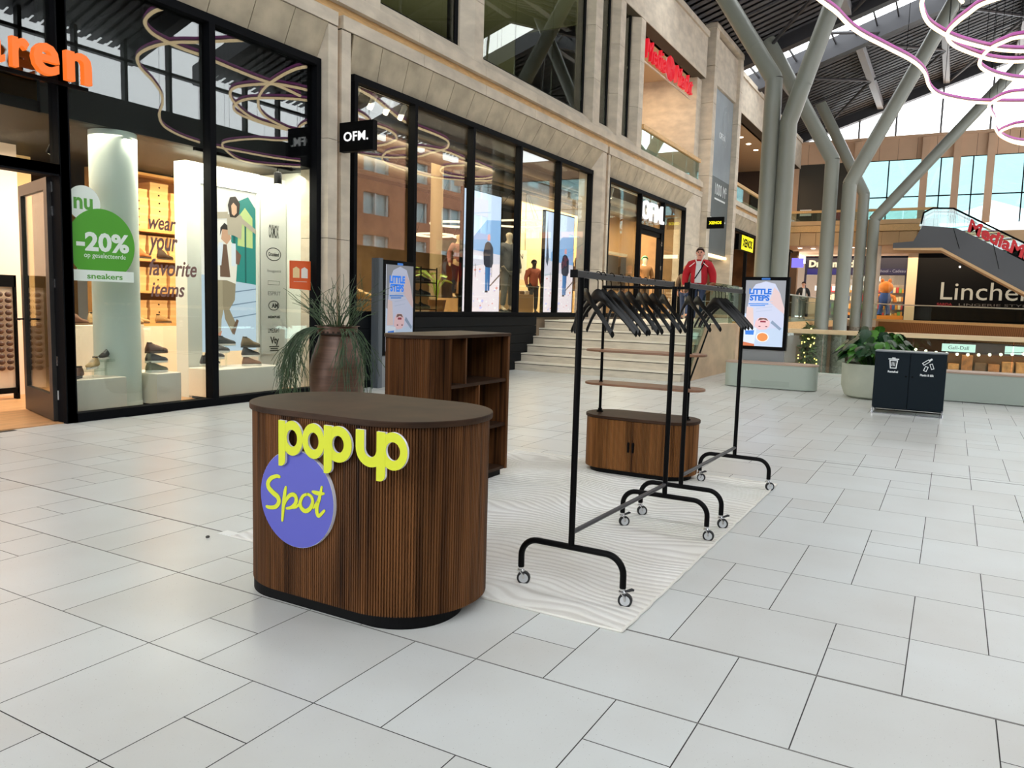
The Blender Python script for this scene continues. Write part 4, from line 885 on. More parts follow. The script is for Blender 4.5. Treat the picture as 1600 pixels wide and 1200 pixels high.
# shoes
def shoe(loc, rz, upper, solec, label, high=.09, L=.28):
    t = thing('shoe', label, 'shoe', (0, 0, 0), group='shoes shown in the shoe shop')
    n = 10; V = []; 
    so = []
    for i in range(24):
        a = 2*PI*i/24; u = math.cos(a); wv = .043+.006*u; so.append((L/2*u, wv*math.sin(a)*(1 if u > -.2 else .85)))
    MB().prism(so, 0, .024).build('sole', M('sole_%d' % solec[0], solec, .6), t, local=True, bevel=.004)
    b = MB(); secs = [(-.96, .03, .05), (-.8, .034, high+.03), (-.4, .036, high+.02), (-.05, .037, high-.005), (.3, .04, .068), (.62, .042, .052), (.85, .038, .042), (.96, .028, .03), (1.0, .014, .014)]
    for u, w, hgt in secs:
        for j in range(12):
            g = 2*PI*j/12; zz = .02+hgt/2+hgt/2*math.sin(g); V.append((L/2*u*.97, w*math.cos(g)*(1.05-.35*max(0, math.sin(g))), zz))
    m = len(secs); b.add(V, [(i*12+j, i*12+(j+1) % 12, (i+1)*12+(j+1) % 12, (i+1)*12+j) for i in range(m-1) for j in range(12)]+[tuple(range(11, -1, -1)), tuple(range((m-1)*12, m*12))])
    b.build('upper', M('upper_%d_%d_%d' % upper, upper, .6), t, smooth='all', local=True)
    b = MB()
    for k in range(4): b.tube([(.005+.025*k, -.022, .098-.011*k), (.007+.025*k, 0, .106-.012*k), (.005+.025*k, .022, .098-.011*k)], .003, 5)
    b.build('laces', M('lace_%d' % solec[0], solec, .7), t, local=True)
    MB().lathe([(.001, high+.028), (.03, high+.033), (.034, high+.045), (.026, high+.045), (.022, high+.034)], -.08, 0, 12).build('collar', M('collar_dark', (50, 42, 38), .7), t, smooth=True, local=True)
    t.location = loc; t.rotation_euler = (0, 0, rz); return t
DK, BR, TAN, OLV, WHS = (46, 44, 46), (104, 66, 48), (206, 172, 122), (92, 92, 64), (230, 226, 218)
shoe((5.25, 8.62, .432), -2.6, BR, (60, 50, 46), 'dark brown shoe at the near end of the pedestal below the sneakers sticker')
shoe((5.48, 8.66, .53), -2.5, TAN, WHS, 'tan sneaker raised in the middle of the pedestal by the door')
shoe((5.68, 8.72, .63), -2.5, DK, WHS, 'dark navy sneaker raised highest on the pedestal by the door')
b = MB(); b.box(5.36, 5.6, 8.6, 8.72, .5, .53).box(5.56, 5.8, 8.66, 8.78, .6, .63).box(5.47, 5.49, 8.65, 8.67, .43, .5).box(5.67, 5.69, 8.71, 8.73, .43, .6)
rs = tag(b.build('acrylic_risers', GLASS), 'clear acrylic risers under the sneakers by the door', 'shoe riser')
shoe((6.36, 8.72, .432), -.35, OLV, WHS, 'olive sneaker with a pale sole, lowest of three beside the column')
shoe((6.36, 8.72, .552), -.35, DK, WHS, 'charcoal sneaker, middle of three beside the column')
shoe((6.36, 8.72, .672), -.35, BR, (96, 70, 56), 'brown shoe, topmost of three beside the column')
b = MB()
for z in (.545, .665): b.box(6.24, 6.48, 8.66, 8.78, z, z+.007)
b.box(6.235, 6.242, 8.66, 8.78, .43, .672)
tag(b.build('acrylic_stand', GLASS), 'clear three tier acrylic shoe stand beside the column', 'shoe riser')
for i, (x, c) in enumerate(((6.12, BR), (6.4, TAN), (6.68, (176, 140, 98)), (6.92, TAN))):
    shoe((x, 9.97, .982), -.2, c, (120, 92, 66), 'ankle boot on the tall white block, %s from the door' % ordw[i], .12)
for i, (x, z, c) in enumerate(((7.2, .47, DK), (7.32, .55, DK), (7.45, .63, (70, 66, 64)), (7.6, .72, DK))):
    shoe((x, 8.75+.05*i, z), -.3, c, WHS, 'dark sneaker on the stepped acrylic before the poster, %s step' % ordw[i])
    tag(MB().box(x-.13, x+.13, 8.7+.05*i, 8.8+.05*i, z-.012, z-.001).box(x-.01, x+.01, 8.74+.05*i, 8.76+.05*i, .431, z-.012).build('acrylic_step', GLASS), 'clear acrylic step under the %s dark sneaker before the poster' % ordw[i], 'shoe riser')
shoe((7.86, 8.68, .432), -.5, (124, 84, 58), WHS, 'brown sneaker at the bottom of the stack on the long pedestal')
shoe((7.86, 8.7, .56), -.2, DK, WHS, 'black and white sneaker in the middle of the stack on the long pedestal')
shoe((7.86, 8.7, .69), -.4, (112, 92, 66), (70, 60, 50), 'khaki boot on top of the stack on the long pedestal', .11)
for i, (x, c) in enumerate(((7.45, (40, 32, 30)), (7.95, (176, 112, 60)), (8.35, (60, 44, 36)))):
    shoe((x, 11.2, 1.962), -.3, c, (60, 50, 44), 'boot before the boxes on the second shelf down, %s from the column' % ordw[i], .13)
for i, (x, c) in enumerate(((7.5, (150, 112, 70)), (7.9, TAN), (8.3, (172, 136, 90)))):
    shoe((x, 11.2, .942), -.3, c, (110, 84, 60), 'tan shoe before the boxes on the lowest shelf, %s from the column' % ordw[i], .1)
# entrance side: white wall, shoe rack banner
struct(MB().box(5.42, 5.9, 10.85, 10.95, .012, 3.3).box(3.0, 5.42, 10.9, 11.0, .012, 3.3), 'wall_entrance', M('pinkish_white_wall', (236, 212, 196), .6))
struct(MB().box(5.9, 6.5, 11.6, 11.7, .9, 3.3).box(5.9, 6.3, 11.4, 11.6, .012, .9), 'trim_2', M('brushed_gold', (210, 176, 124), .4, .3))
lr = thing('leather_goods_rack', 'dark floor rack of woven brown leather goods inside the entrance', 'display rack', (5.4, 10.55, 0))
MB().box(5.0, 5.62, 10.5, 10.54, .1, 1.55).build('back_panel', M('cream_panel', (214, 190, 166), .6), lr)
b = MB()
for x in (5.0, 5.6): b.box(x, x+.03, 10.46, 10.56, .012, 1.6)
b.box(5.0, 5.63, 10.46, 10.56, 1.45, 1.6).box(5.0, 5.63, 10.46, 10.56, .09, .16).build('frame', BLACK, lr)
b = MB()
for i in range(5):
    for k in range(13): b.ball((5.1+.105*i, 10.45, .42+.078*k), .045, .02, .034, 8, 5)
tag(b.build('woven_goods', M('brown_leather', (70, 40, 26), .5, noise=(20, .4)), lr, smooth='all'), kind='stuff')
# track spots in the shop
def spot(x, y, zc, name, lab, col=BLACK, r=.055, h=.16, on=True, tilt=None):
    t = thing(name, lab, 'spotlight', (x, y, zc))
    MB().lathe([(r, -h), (r, 0), (r*.3, .012)], 0, 0, 16).build('can', col, t, smooth=True, local=True)
    MB().lathe([(r*.8, -h-.003), (r*.8, -h+.002)], 0, 0, 16).build('lens', M('lamp_glow', (255, 236, 206), .4, emit=9 if on else 0), t, local=True)
    MB().tube([(0, 0, 0), (0, 0, .06)], .012, 6).build('stem', col, t, local=True)
    if tilt: t.rotation_euler = tilt
    return t
tag(MB().box(6.9, 8.6, 8.62, 8.66, 3.26, 3.3).build('light_track', BLACK), 'black lighting track under the black ceiling of the shoe shop', 'track')
spot(7.15, 8.64, 3.2, 'track_spotlight', 'black cylinder spotlight above the lit poster')
spot(8.33, 8.64, 3.2, 'track_spotlight', 'black cylinder spotlight shining down on the brand list')
spot(5.2, 8.75, 3.06, 'track_spotlight', 'black spotlight behind the glass over the nu sticker', tilt=(.5, .2, 0))
for i, (x, y) in enumerate(((6.55, 9.6), (7.2, 10.4), (6.2, 9.2), (5.4, 11.5))):
    tag(MB().lathe([(.07, 3.285), (.08, 3.3)], x, y, 18).build('ceiling_downlight', M('lamp_glow', (255, 236, 206), .4, emit=9)), 'round downlight in the black shoe shop ceiling, %s from the glass' % ordw[i], 'ceiling light')
# ---- blade sign OFM
def blade(x0, x1, y0, y1, z0, z1, label, word, w, h, mat, bold=.03):
    t = thing('blade_sign', label, 'sign', ((x0+x1)/2, (y0+y1)/2, z0))
    MB().box(x0, x1, y0, y1, z0, z1).build('box', BLACK, t, bevel=.004)
    text('lettering', word, (x0-.001, (y0+y1)/2+w/2, (z0+z1)/2-h/2), *AXB, w, h, mat, t, .006, bold=bold, spacing=1.06)
    return t
LITW = M('lit_white_letters', (255, 255, 255), .4, emit=.9)
# ================================================================== FIGURES (people and mannequins)
def skin_mesh(name, pts, edges, mat, parent, sub=2, root=0):
    """pts: list of (x, y, z, rx, ry)"""
    me = bpy.data.meshes.new(name); me.from_pydata([p[:3] for p in pts], edges, []); me.materials.append(mat)
    o = bpy.data.objects.new(name, me); COL.objects.link(o); o.parent = parent
    sk = o.modifiers.new('skin', 'SKIN'); sk.use_smooth_shade = True
    if not me.skin_vertices: me.update()
    sv = me.skin_vertices[0].data
    for i, p in enumerate(pts): sv[i].radius = (p[3], p[4] if len(p) > 4 else p[3]); sv[i].use_root = (i == root)
    s = o.modifiers.new('soft', 'SUBSURF'); s.levels = sub-1; s.render_levels = sub
    return o
def figure(name, label, cat, loc, rz=0, h=1.75, skin=(214, 160, 130), top=(60, 60, 60), bottom=(50, 50, 60), shoes=(30, 28, 28), hair=None, arms=None, legs=None,
           face=True, bulk=1.13, open_jacket=None, coat=False, group=None, headless=False, stubble=False, lean=0, fingers=True):
    t = thing(name, label, cat, loc, rz, group); k = h/1.76
    sm = M('skin_%d_%d_%d' % skin, skin, .55); tm = M('cloth_%d_%d_%d' % top, top, .85, noise=(9, .12)); bmat = M('cloth_%d_%d_%d' % bottom, bottom, .85, noise=(9, .12)); shm = M('shoe_%d_%d_%d' % shoes, shoes, .5)
    arms = arms or {1: ((-.03, .27, 1.17), (.07, .27, .92)), -1: ((-.03, -.27, 1.17), (.07, -.27, .92))}
    legs = legs or {1: ((.02, .10, .5), (-.02, .105, .085)), -1: ((.02, -.10, .5), (-.02, -.105, .085))}
    V = []; E = []; ix = {}
    def v(key, x, y, z, r, r2=None):
        ix[key] = len(V); V.append(((x+lean*max(0, z-.95))*k, y*k, z*k, r*k, (r2 or r)*k)); return ix[key]
    def e(a, b): E.append((ix[a], ix[b]))
    v('pel', 0, 0, .95, .125, .14); v('wai', -.005, 0, 1.1, .115, .135); v('che', 0, 0, 1.28, .12, .16); v('nb', 0, 0, 1.43, .075, .09); v('nk', .012, 0, 1.5, .053)
    e('pel', 'wai'); e('wai', 'che'); e('che', 'nb'); e('nb', 'nk')
    if not headless:
        v('jaw', .035, 0, 1.555, .062, .055); v('hd', .022, 0, 1.635, .092, .078); v('tp', .008, 0, 1.705, .066, .058); e('nk', 'jaw'); e('jaw', 'hd'); e('hd', 'tp')
    for s in (1, -1):
        (ex, ey, ez), (wx, wy, wz) = arms[s]
        v('sh%d' % s, 0, .165*s, 1.405, .062); v('el%d' % s, ex, ey, ez, .043); v('wr%d' % s, wx, wy, wz, .03)
        d = Vector((wx-ex, wy-ey, wz-ez)).normalized(); p = Vector((wx, wy, wz))+d*.075
        v('pa%d' % s, *p, .02, .036); e('nb', 'sh%d' % s); e('sh%d' % s, 'el%d' % s); e('el%d' % s, 'wr%d' % s); e('wr%d' % s, 'pa%d' % s)
        if fingers:
            for q, (off, ln) in enumerate(((-.026, .07), (-.009, .08), (.009, .075), (.026, .058))):
                a = p+Vector((off, 0, 0))+d*.03; b = a+d*ln*.5+Vector((.006, -.006*s, 0)); c = b+d*ln*.5+Vector((.0, -.014*s, 0))
                v('f%d%d' % (s, q), *a, .0095); v('g%d%d' % (s, q), *b, .0085); v('i%d%d' % (s, q), *c, .0065); e('pa%d' % s, 'f%d%d' % (s, q)); e('f%d%d' % (s, q), 'g%d%d' % (s, q)); e('g%d%d' % (s, q), 'i%d%d' % (s, q))
            a = p-d*.01+Vector((.035, -.008*s, 0)); b = a+d*.045+Vector((.012, -.008*s, 0)); v('t%d' % s, *a, .011); v('u%d' % s, *b, .009); e('pa%d' % s, 't%d' % s); e('t%d' % s, 'u%d' % s)
        (kx, ky, kz), (ax, ay, az) = legs[s]
        v('hi%d' % s, 0, .09*s, .88, .088); v('kn%d' % s, kx, ky, kz, .058); v('an%d' % s, ax, ay, az, .04); v('to%d' % s, ax+.15, ay+.015*s, az-.05, .03, .042)
        e('pel', 'hi%d' % s); e('hi%d' % s, 'kn%d' % s); e('kn%d' % s, 'an%d' % s); e('an%d' % s, 'to%d' % s)
    skin_mesh('body', V, E, sm, t)
    # trousers
    L = []; F = []
    L.append((0, 0, .96*k, .135*k, .15*k))
    for s in (1, -1):
        (kx, ky, kz), (ax, ay, az) = legs[s]; n = len(L)
        L += [(0, .092*s*k, .86*k, .103*k), (kx*k, ky*k, kz*k, .078*k), (ax*k, ay*k, (az+.035)*k, .066*k)]; F += [(0, n), (n, n+1), (n+1, n+2)]
    skin_mesh('trousers', L, F, bmat, t)
    # top or jacket
    G = bulk if coat else 1.0
    L = [(0, 0, (.84 if coat else .93)*k, .15*G*k, .175*G*k), (-.005*k, 0, 1.1*k, .138*G*k, .165*G*k), (lean*.3*k, 0, 1.28*k, .14*G*k, .185*G*k), (lean*.45*k, 0, 1.43*k, .085*G*k, .1*G*k)]; F = [(0, 1), (1, 2), (2, 3)]
    if coat: L.append((lean*.5*k+.005*k, 0, 1.485*k, .072*k, .082*k)); F.append((3, 4))
    for s in (1, -1):
        (ex, ey, ez), (wx, wy, wz) = arms[s]; n = len(L)
        L += [((lean*.45)*k, .175*s*k, 1.4*k, .082*G*k), ((ex+lean*.2)*k, ey*k, ez*k, .063*G*k), (wx*k, wy*k, wz*k, .047*G*k)]; F += [(3, n), (n, n+1), (n+1, n+2)]
    jk = skin_mesh('jacket' if coat else 'top', L, F, tm, t)
    if open_jacket:
        b = MB()
        def px(z): return (.152*G+.012+lean*max(0, z-.95) if z < 1.35 else .152*G-.05*(z-1.35)/.1+.01+lean*(z-.95))
        zz = [.95, 1.1, 1.25, 1.36, 1.44]; ww = [.075, .07, .062, .055, .05]
        for a in range(4): b.add([(px(zz[a])*k, -ww[a]*k, zz[a]*k), (px(zz[a])*k, ww[a]*k, zz[a]*k), (px(zz[a+1])*k, ww[a+1]*k, zz[a+1]*k), (px(zz[a+1])*k, -ww[a+1]*k, zz[a+1]*k), ((px(zz[a])-.05)*k, -ww[a]*k, zz[a]*k), ((px(zz[a])-.05)*k, ww[a]*k, zz[a]*k), ((px(zz[a+1])-.05)*k, ww[a+1]*k, zz[a+1]*k), ((px(zz[a+1])-.05)*k, -ww[a+1]*k, zz[a+1]*k)], [(0, 1, 2, 3), (4, 7, 6, 5), (0, 4, 5, 1), (3, 2, 6, 7), (0, 3, 7, 4), (1, 5, 6, 2)])
        b.build('shirt_front', open_jacket, t, local=True)
    # shoes
    for s in (1, -1):
        (ax, ay, az) = legs[s][1]
        b = MB(); P = [(-.075, .03, .06), (-.04, .038, .075), (.04, .04, .062), (.11, .045, .045), (.165, .036, .034), (.19, .012, .015)]; n = 10; VV = []
        for u, w, hh in P:
            for j in range(n):
                g = 2*PI*j/n; VV.append(((ax+u)*k, (ay+w*math.cos(g))*k, (az-.085+hh/2*1.0+hh/2*math.sin(g)+.002)*k))
        b.add(VV, [(i*n+j, i*n+(j+1) % n, (i+1)*n+(j+1) % n, (i+1)*n+j) for i in range(5) for j in range(n)]+[tuple(range(n-1, -1, -1)), tuple(range(5*n, 6*n))]); b.build('shoe', shm, t, smooth='all', local=True)
    if headless: return t
    lx = lean*.68
    def hp_(x, y, z): return ((x+lx)*k, y*k, z*k)
    if face:
        for s in (1, -1):
            MB().ball(hp_(.113, .034*s, 1.642), .013*k, .016*k, .009*k, 8, 6).build('eye', M('eye_dark', (44, 32, 28), .3), t, smooth='all', local=True)
            MB().ball(hp_(.015, .085*s, 1.632), .02*k, .012*k, .034*k, 8, 6).build('ear', sm, t, smooth='all', local=True)
            MB().tube([hp_(.116, .018*s, 1.666), hp_(.113, .052*s, 1.664)], .006*k, 6).build('eyebrow', M('brow_dark', (62, 46, 40), .8), t, local=True)
        MB().add([hp_(.108, .0, 1.655), hp_(.14, .0, 1.605), hp_(.108, .02, 1.6), hp_(.108, -.02, 1.6)], [(0, 2, 1), (0, 1, 3), (1, 2, 3), (0, 3, 2)]).build('nose', sm, t, smooth='all', local=True)
        MB().tube([hp_(.1, -.026, 1.572), hp_(.111, 0, 1.57), hp_(.1, .026, 1.572)], .0065*k, 6).build('mouth', M('lips', (158, 96, 86), .5), t, local=True)
    if hair:
        b = MB(); n, m = 18, 8; VV = []; zc = 1.66
        for i in range(m+1):
            a = PI*.5*i/m*1.18
            for j in range(n):
                g = 2*PI*j/n; f = math.cos(g); low = .62 if f > .3 else 1.0
                aa = min(a, PI*.5*1.18*low*(.82 if f > .3 else 1)); VV.append(hp_(.006+.112*math.sin(aa)*f, .098*math.sin(aa)*math.sin(g), zc+.105*math.cos(aa)))
        b.add(VV, [(i*n+j, i*n+(j+1) % n, (i+1)*n+(j+1) % n, (i+1)*n+j) for i in range(m) for j in range(n)]); b.build('hair', M('hair_%d_%d_%d' % hair, hair, .75, bump=(60, .5)), t, smooth='all', local=True)
    return t
MANQ = (214, 192, 160)
# ================================================================== FASHION SHOP
spx = None
for i, x in enumerate((10.42, 10.86, 11.28, 11.7)):
    t = spot(x, 8.95, 4.92, 'tube_spotlight', 'white tube spotlight behind the fashion shop glass, %s from the OFM blade sign' % ordw[i], M('white_tube', (206, 204, 196), .4), .05, .27, tilt=(.1, .42, 0))
tag(MB().box(10.2, 12, 8.92, 8.98, 4.97, 5.0).build('light_track', WHITE), 'white lighting track holding four tube spotlights', 'track')
for i, x in enumerate((20.0, 20.35, 20.7, 21.05, 21.4, 24.6, 25.0)):
    spot(x, 8.85, 4.8, 'tube_spotlight', 'pale tube spotlight in the entrance window, %s from the stone pier' % ordw[i], M('white_tube', (206, 204, 196), .4), .05, .3, tilt=(.1, .35, 0))
tag(MB().box(19.8, 25.4, 8.82, 8.88, 4.86, 4.9).build('light_track', WHITE), 'white lighting track above the entrance window of the fashion shop', 'track')
for i, (y, z, r) in enumerate(((9.7, 4.78, .1), (10.4, 4.66, .16), (11.3, 4.74, .08), (12.2, 4.6, .18), (13.4, 4.7, .1))):
    tag(MB().tube([(9.4, y, z), (27.3, y, z)], r, 10).build('ceiling_duct', M('duct_grey', (96, 84, 68), .5), smooth=True), 'long dull ceiling duct inside the fashion shop, %s behind the glass' % ordw[i], 'duct')
# lit screens
def lcd(name, label, cat, O, ax, w, h, dress, depth=.08, frame=.03, base=None):
    """O lower outer corner of the front, ax across; picture drawn by dress(area)"""
    ax = Vector(ax); ay = Vector((0, 0, 1)); n = ax.cross(ay); O = Vector(O)
    t = thing(name, label, cat, tuple(O+ax*w/2-n*depth/2))
    b = MB(); b.plate([(0, 0), (w, 0), (w, h), (0, h)], O-n*depth, ax, ay, depth); b.build('casing', BLACK, t)
    scr = MB().plate([(frame, frame), (w-frame, frame), (w-frame, h-frame), (frame, h-frame)], O, ax, ay, .004).build('screen', M('screen_base', (225, 232, 244), .5, emit=1.0), t)
    cnt = [0]
    def area(pts, nm, rgb, part='picture_area', e=1.5):
        cnt[0] += 1
        MB().plate([(frame+u*(w-2*frame), frame+v*(h-2*frame)) for u, v in pts], O+n*(.004+.0007*cnt[0]), ax, ay, .0006).build(part, M('print_'+nm, rgb, .6, emit=e), scr)
    def word(s, u, v, uw, vh, nm, rgb, **k):
        cnt[0] += 1
        text('lettering', s, O+n*(.004+.0007*cnt[0])+ax*(frame+u*(w-2*frame))+ay*(frame+v*(h-2*frame)), ax, ay, uw*(w-2*frame), vh*(h-2*frame), M('print_'+nm, rgb, .6, emit=.85), scr, .0006, **k)
    dress(area, word); return t
def meadow(cx):
    def d(area, word):
        rn = random.Random(4)
        area([(0, .55), (1, .52), (1, 1), (0, 1)], 'sky_l', (206, 222, 250), 'sky_print')
        area([(.2, .6), (.6, .78), (1, .8), (1, .5), (.2, .5)], 'hill_blue', (138, 178, 226), 'hill_print')
        area([(0, .52), (1, .5), (1, .42), (0, .38)], 'mist', (222, 214, 228), 'mist_print')
        area([(0, 0), (1, 0), (1, .42), (.5, .4), (0, .36)], 'meadow', (246, 228, 234), 'meadow_print')
        for i in range(46):
            u, v = rn.random(), rn.random()*.36; s = .015+.03*rn.random()
            area([(u-s, v), (u, v-s*.3), (u+s, v+.004), (u, v+s*.35)] if s < u < 1-s else [(.5, v), (.52, v), (.52, v+.01)], ['mead_a', 'mead_b', 'mead_c'][i % 3], [(232, 160, 150), (206, 200, 246), (255, 250, 250)][i % 3], 'flower_print')
        area([(0, .5), (.02, .95), (.05, .7), (.09, .55), (.06, .46)], 'fir', (70, 80, 96), 'tree_print') if cx > .4 else None
        for u in (.15, .27, .72): area([(u, .3), (u+.012, .3), (u+.012, .4), (u, .4)], 'post', (120, 92, 84), 'post_print')
        area([(.66, .22), (.7, .22), (.98, .32), (.98, .34)], 'post', (120, 92, 84), 'rail_print')
        c = cx
        area([(c-.07, .18), (c-.01, .18), (c+.0, .4), (c-.08, .4)], 'denim', (74, 122, 176), 'jeans_print'); area([(c+.0, .18), (c+.05, .18), (c+.07, .4), (c-.01, .4)], 'denim2', (60, 104, 160), 'jeans_print')
        area([(c-.12, .4), (c-.14, .5), (c-.09, .58), (c-.02, .6), (c+.06, .59), (c+.13, .55), (c+.14, .42), (c+.1, .38), (c-.06, .38)], 'dark_coat', (46, 46, 60), 'coat_print')
        area([(c-.035, .605), (c-.03, .65), (c+.02, .665), (c+.045, .64), (c+.04, .605)], 'face_pink', (226, 160, 160), 'face_print')
        area([(c-.08, .165), (c-.0, .165), (c+.0, .18), (c-.07, .18)], 'boots', (40, 36, 44), 'shoe_print')
    return d
lcd('window_screen', 'bright screen of a man in a dark coat nearer the OFM blade sign', 'screen', (13.45, 8.78, 1.2), (1, 0, 0), 1.53, 2.54, meadow(.62))
lcd('window_screen', 'bright screen of a man in a dark coat nearer the marble stairs', 'screen', (17.08, 8.78, 1.2), (1, 0, 0), 1.68, 2.5, meadow(.66))
# golden boot
b = MB(); pts = [(10.15, 8.95, 2.5, .13), (10.16, 8.95, 2.0, .14), (10.2, 8.95, 1.7, .12), (10.3, 8.93, 1.52, .11), (10.52, 8.9, 1.47, .085), (10.68, 8.88, 1.45, .05)]
gb = thing('golden_boot', 'oversized golden boot on a wooden block behind the glass', 'boot prop', (10.3, 8.95, 1.4))
b.tube(smooth_pts([p[:3] for p in pts], 4), [pts[min(5, i//4)][3] for i in range(21)], 14).build('boot', M('gold_boot', (206, 158, 84), .35, .5), gb, smooth='all')
MB().box(10.0, 10.75, 8.82, 9.08, 1.385, 1.42).build('sole', M('gold_sole', (120, 84, 44), .5), gb, bevel=.01)
BLK = M('plywood_block', (214, 168, 108), .6, noise=(2, .08))
tag(MB().box(9.75, 11.0, 8.7, 9.5, 1.141, 1.38).build('display_block', BLK, bevel=.005), 'plywood block carrying the golden boot', 'display block')
tag(MB().box(14.7, 15.6, 9.7, 10.3, 1.141, 1.5).build('display_block', BLK, bevel=.005), 'plywood block behind the bright screen', 'display block')
tag(MB().box(16.35, 18.05, 9.55, 10.2, 1.141, 1.66).build('display_block', BLK, bevel=.005), 'long plywood block with folded clothes beside the suited mannequin', 'display block')
tag(MB().box(15.0, 16.3, 8.62, 9.3, 1.141, 1.22).build('display_block', M('grey_low_plinth', (120, 116, 108), .6), bevel=.005), 'low grey plinth under the suited mannequin', 'display block')
for i in range(6): tag(MB().box(16.45+.26*i, 16.66+.26*i, 9.62, 9.95, 1.661, 1.72+.02*(i % 3)).build('folded_clothes', M('folded_%d' % i, [(214, 196, 168), (150, 112, 76), (90, 78, 70), (196, 164, 130), (120, 92, 66), (222, 208, 190)][i], .9), bevel=.02), 'folded garment pile on the long plywood block, %s from the suited mannequin' % ordw[i], 'clothes', 'folded clothes on the block')
# column inside
tag(MB().lathe([(.15, 1.141), (.15, 5.0)], 15.68, 11.0, 24).build('beige_column', M('beige_column_paint', (156, 134, 98), .6), smooth=True), 'beige round column inside the fashion shop', 'column')
# ring lamps
for i, (x, y, z, r) in enumerate(((16.55, 11, 3.35, .65), (19.9, 11, 3.7, .95), (17.6, 12.4, 3.2, .5), (20.5, 13, 3.4, .6))):
    t = thing('ring_pendant', 'slim glowing ring pendant lamp hanging in the fashion shop, %s from the blade sign' % ordw[i], 'lamp', (x, y, z))
    MB().tube([(x+r*math.cos(2*PI*j/40), y+r*math.sin(2*PI*j/40), z) for j in range(40)], .03, 6, True).build('ring', M('ring_glow', (255, 232, 190), .4, emit=2.2), t, smooth=True)
    b = MB()
    for j in range(3): b.tube([(x+r*math.cos(2*PI*j/3), y+r*math.sin(2*PI*j/3), z), (x, y, 4.98)], .006, 4)
    b.build('wires', BLACK, t)
# mannequins
figure('mannequin', 'mannequin in a grey suit on the low plinth between the two screens', 'mannequin', (15.62, 8.95, 1.221), -2.0, 1.86, skin=MANQ, top=(92, 90, 90), bottom=(112, 104, 94), shoes=(36, 26, 24), face=False, coat=True, fingers=False)
figure('mannequin', 'mannequin in a pink top and black trousers behind the plants', 'mannequin', (15.15, 10.0, 1.501), -2.2, 1.5, skin=(206, 176, 130), top=(150, 92, 78), bottom=(24, 22, 24), face=False, fingers=False)
figure('mannequin', 'mannequin in a checked rusty jacket beside the brand poster', 'mannequin', (20.0, 10.6, 1.141), -2.2, 1.55, skin=(60, 48, 40), top=(170, 92, 68), bottom=(50, 44, 44), face=False, coat=True, fingers=False, hair=(30, 26, 24))
figure('mannequin', 'mannequin with a green cap and brown jacket in the shop entrance', 'mannequin', (25.3, 9.2, 1.141), -2.4, 2.0, skin=MANQ, top=(134, 96, 56), bottom=(96, 80, 60), face=False, coat=True, fingers=False, hair=(70, 142, 96))
figure('mannequin', 'pale mannequin figure low beside the entrance window', 'mannequin', (20.9, 9.0, 1.141), -2.4, 1.35, skin=MANQ, top=(196, 172, 128), bottom=(120, 96, 66), face=False, fingers=False)
# brand poster, racks, plant
t = thing('hanging_brand_poster', 'white poster with a brand name beside the checked jacket', 'poster', (20.2, 11.6, 2.2))
MB().box(19.6, 21.4, 11.6, 11.64, 2.15, 3.05).build('sheet', M('poster_white', (226, 222, 206), .6), t)
text('lettering', 'C. MAGN', (19.75, 11.599, 2.78), *AXF, 1.4, .16, INK, t, .002); MB().box(19.8, 20.9, 11.597, 11.6, 2.42, 2.46).box(19.8, 20.6, 11.597, 11.6, 2.32, 2.35).build('text_line', INK2, t)
for i in range(2): MB().tube([(19.7+1.6*i, 11.62, 3.05), (19.7+1.6*i, 11.62, 4.99)], .008, 5).build('cord', BLACK, t)
def shelfrack(x0, x1, y0, y1, z0, z1, n, label):
    t = thing('shelf_rack', label, 'shelving', ((x0+x1)/2, (y0+y1)/2, z0)); b = MB()
    for x in (x0, x1):
        for y in (y0, y1): b.tube([(x, y, z0), (x, y, z1)], .015, 6)
    b.build('frame', BLACK, t)
    for i in range(n): MB().box(x0, x1, y0, y1, z0+.1+(z1-z0-.15)*i/max(1, n-1), z0+.12+(z1-z0-.15)*i/max(1, n-1)).build('shelf', BLACK, t)
    return t
shelfrack(12.75, 13.3, 9.3, 9.7, 1.141, 2.1, 4, 'black shoe shelf rack beside the nearer bright screen')
for i in range(3):
    for k in range(2):
        z = 1.262+.27*i
        shoe((12.9+.25*k, 9.5, z+.002), -1.3, (40, 36, 36), (70, 60, 54), 'black shoe on the %s tier of the shelf rack, %s on it' % (ordw[i], ordw[k]), .08)
shelfrack(10.0, 11.8, 12.8, 13.3, 1.141, 3.3, 5, 'dark clothes shelf rack deep inside behind the golden boot')
def clothes_rail(x0, x1, y, zt, z0, cols, label):
    t = thing('clothes_rail', label, 'clothes rack', ((x0+x1)/2, y, z0)); b = MB()
    b.tube([(x0, y, z0), (x0, y, zt), (x1, y, zt), (x1, y, z0)], .016, 8); b.build('frame', BLACK, t)
    n = int((x1-x0-.1)/.09)
    for i in range(n):
        x = x0+.08+.09*i; c = cols[i % len(cols)]
        g = MB(); g.prism([(x-.03, y-.2), (x+.03, y-.2), (x+.03, y+.2), (x-.03, y+.2)], zt-.85, zt-.12, [(x-.015, y-.19), (x+.015, y-.19), (x+.015, y+.19), (x-.015, y+.19)])
        tag(g.build('hanging_garment', M('garment_%d_%d_%d' % c, c, .9), bevel=.01), 'garment %d along the %s' % (i+1, label.replace('black ', '')), 'garment', 'garments on the shop rails')
clothes_rail(10.1, 11.6, 10.9, 2.6, 1.141, [(60, 50, 44), (28, 26, 28), (96, 76, 58), (44, 50, 66)], 'black rail with dark jackets behind the golden boot')
clothes_rail(11.9, 12.9, 11.6, 2.5, 1.141, [(176, 160, 140), (120, 92, 70), (60, 56, 60)], 'black rail with beige coats beyond the shoe rack')
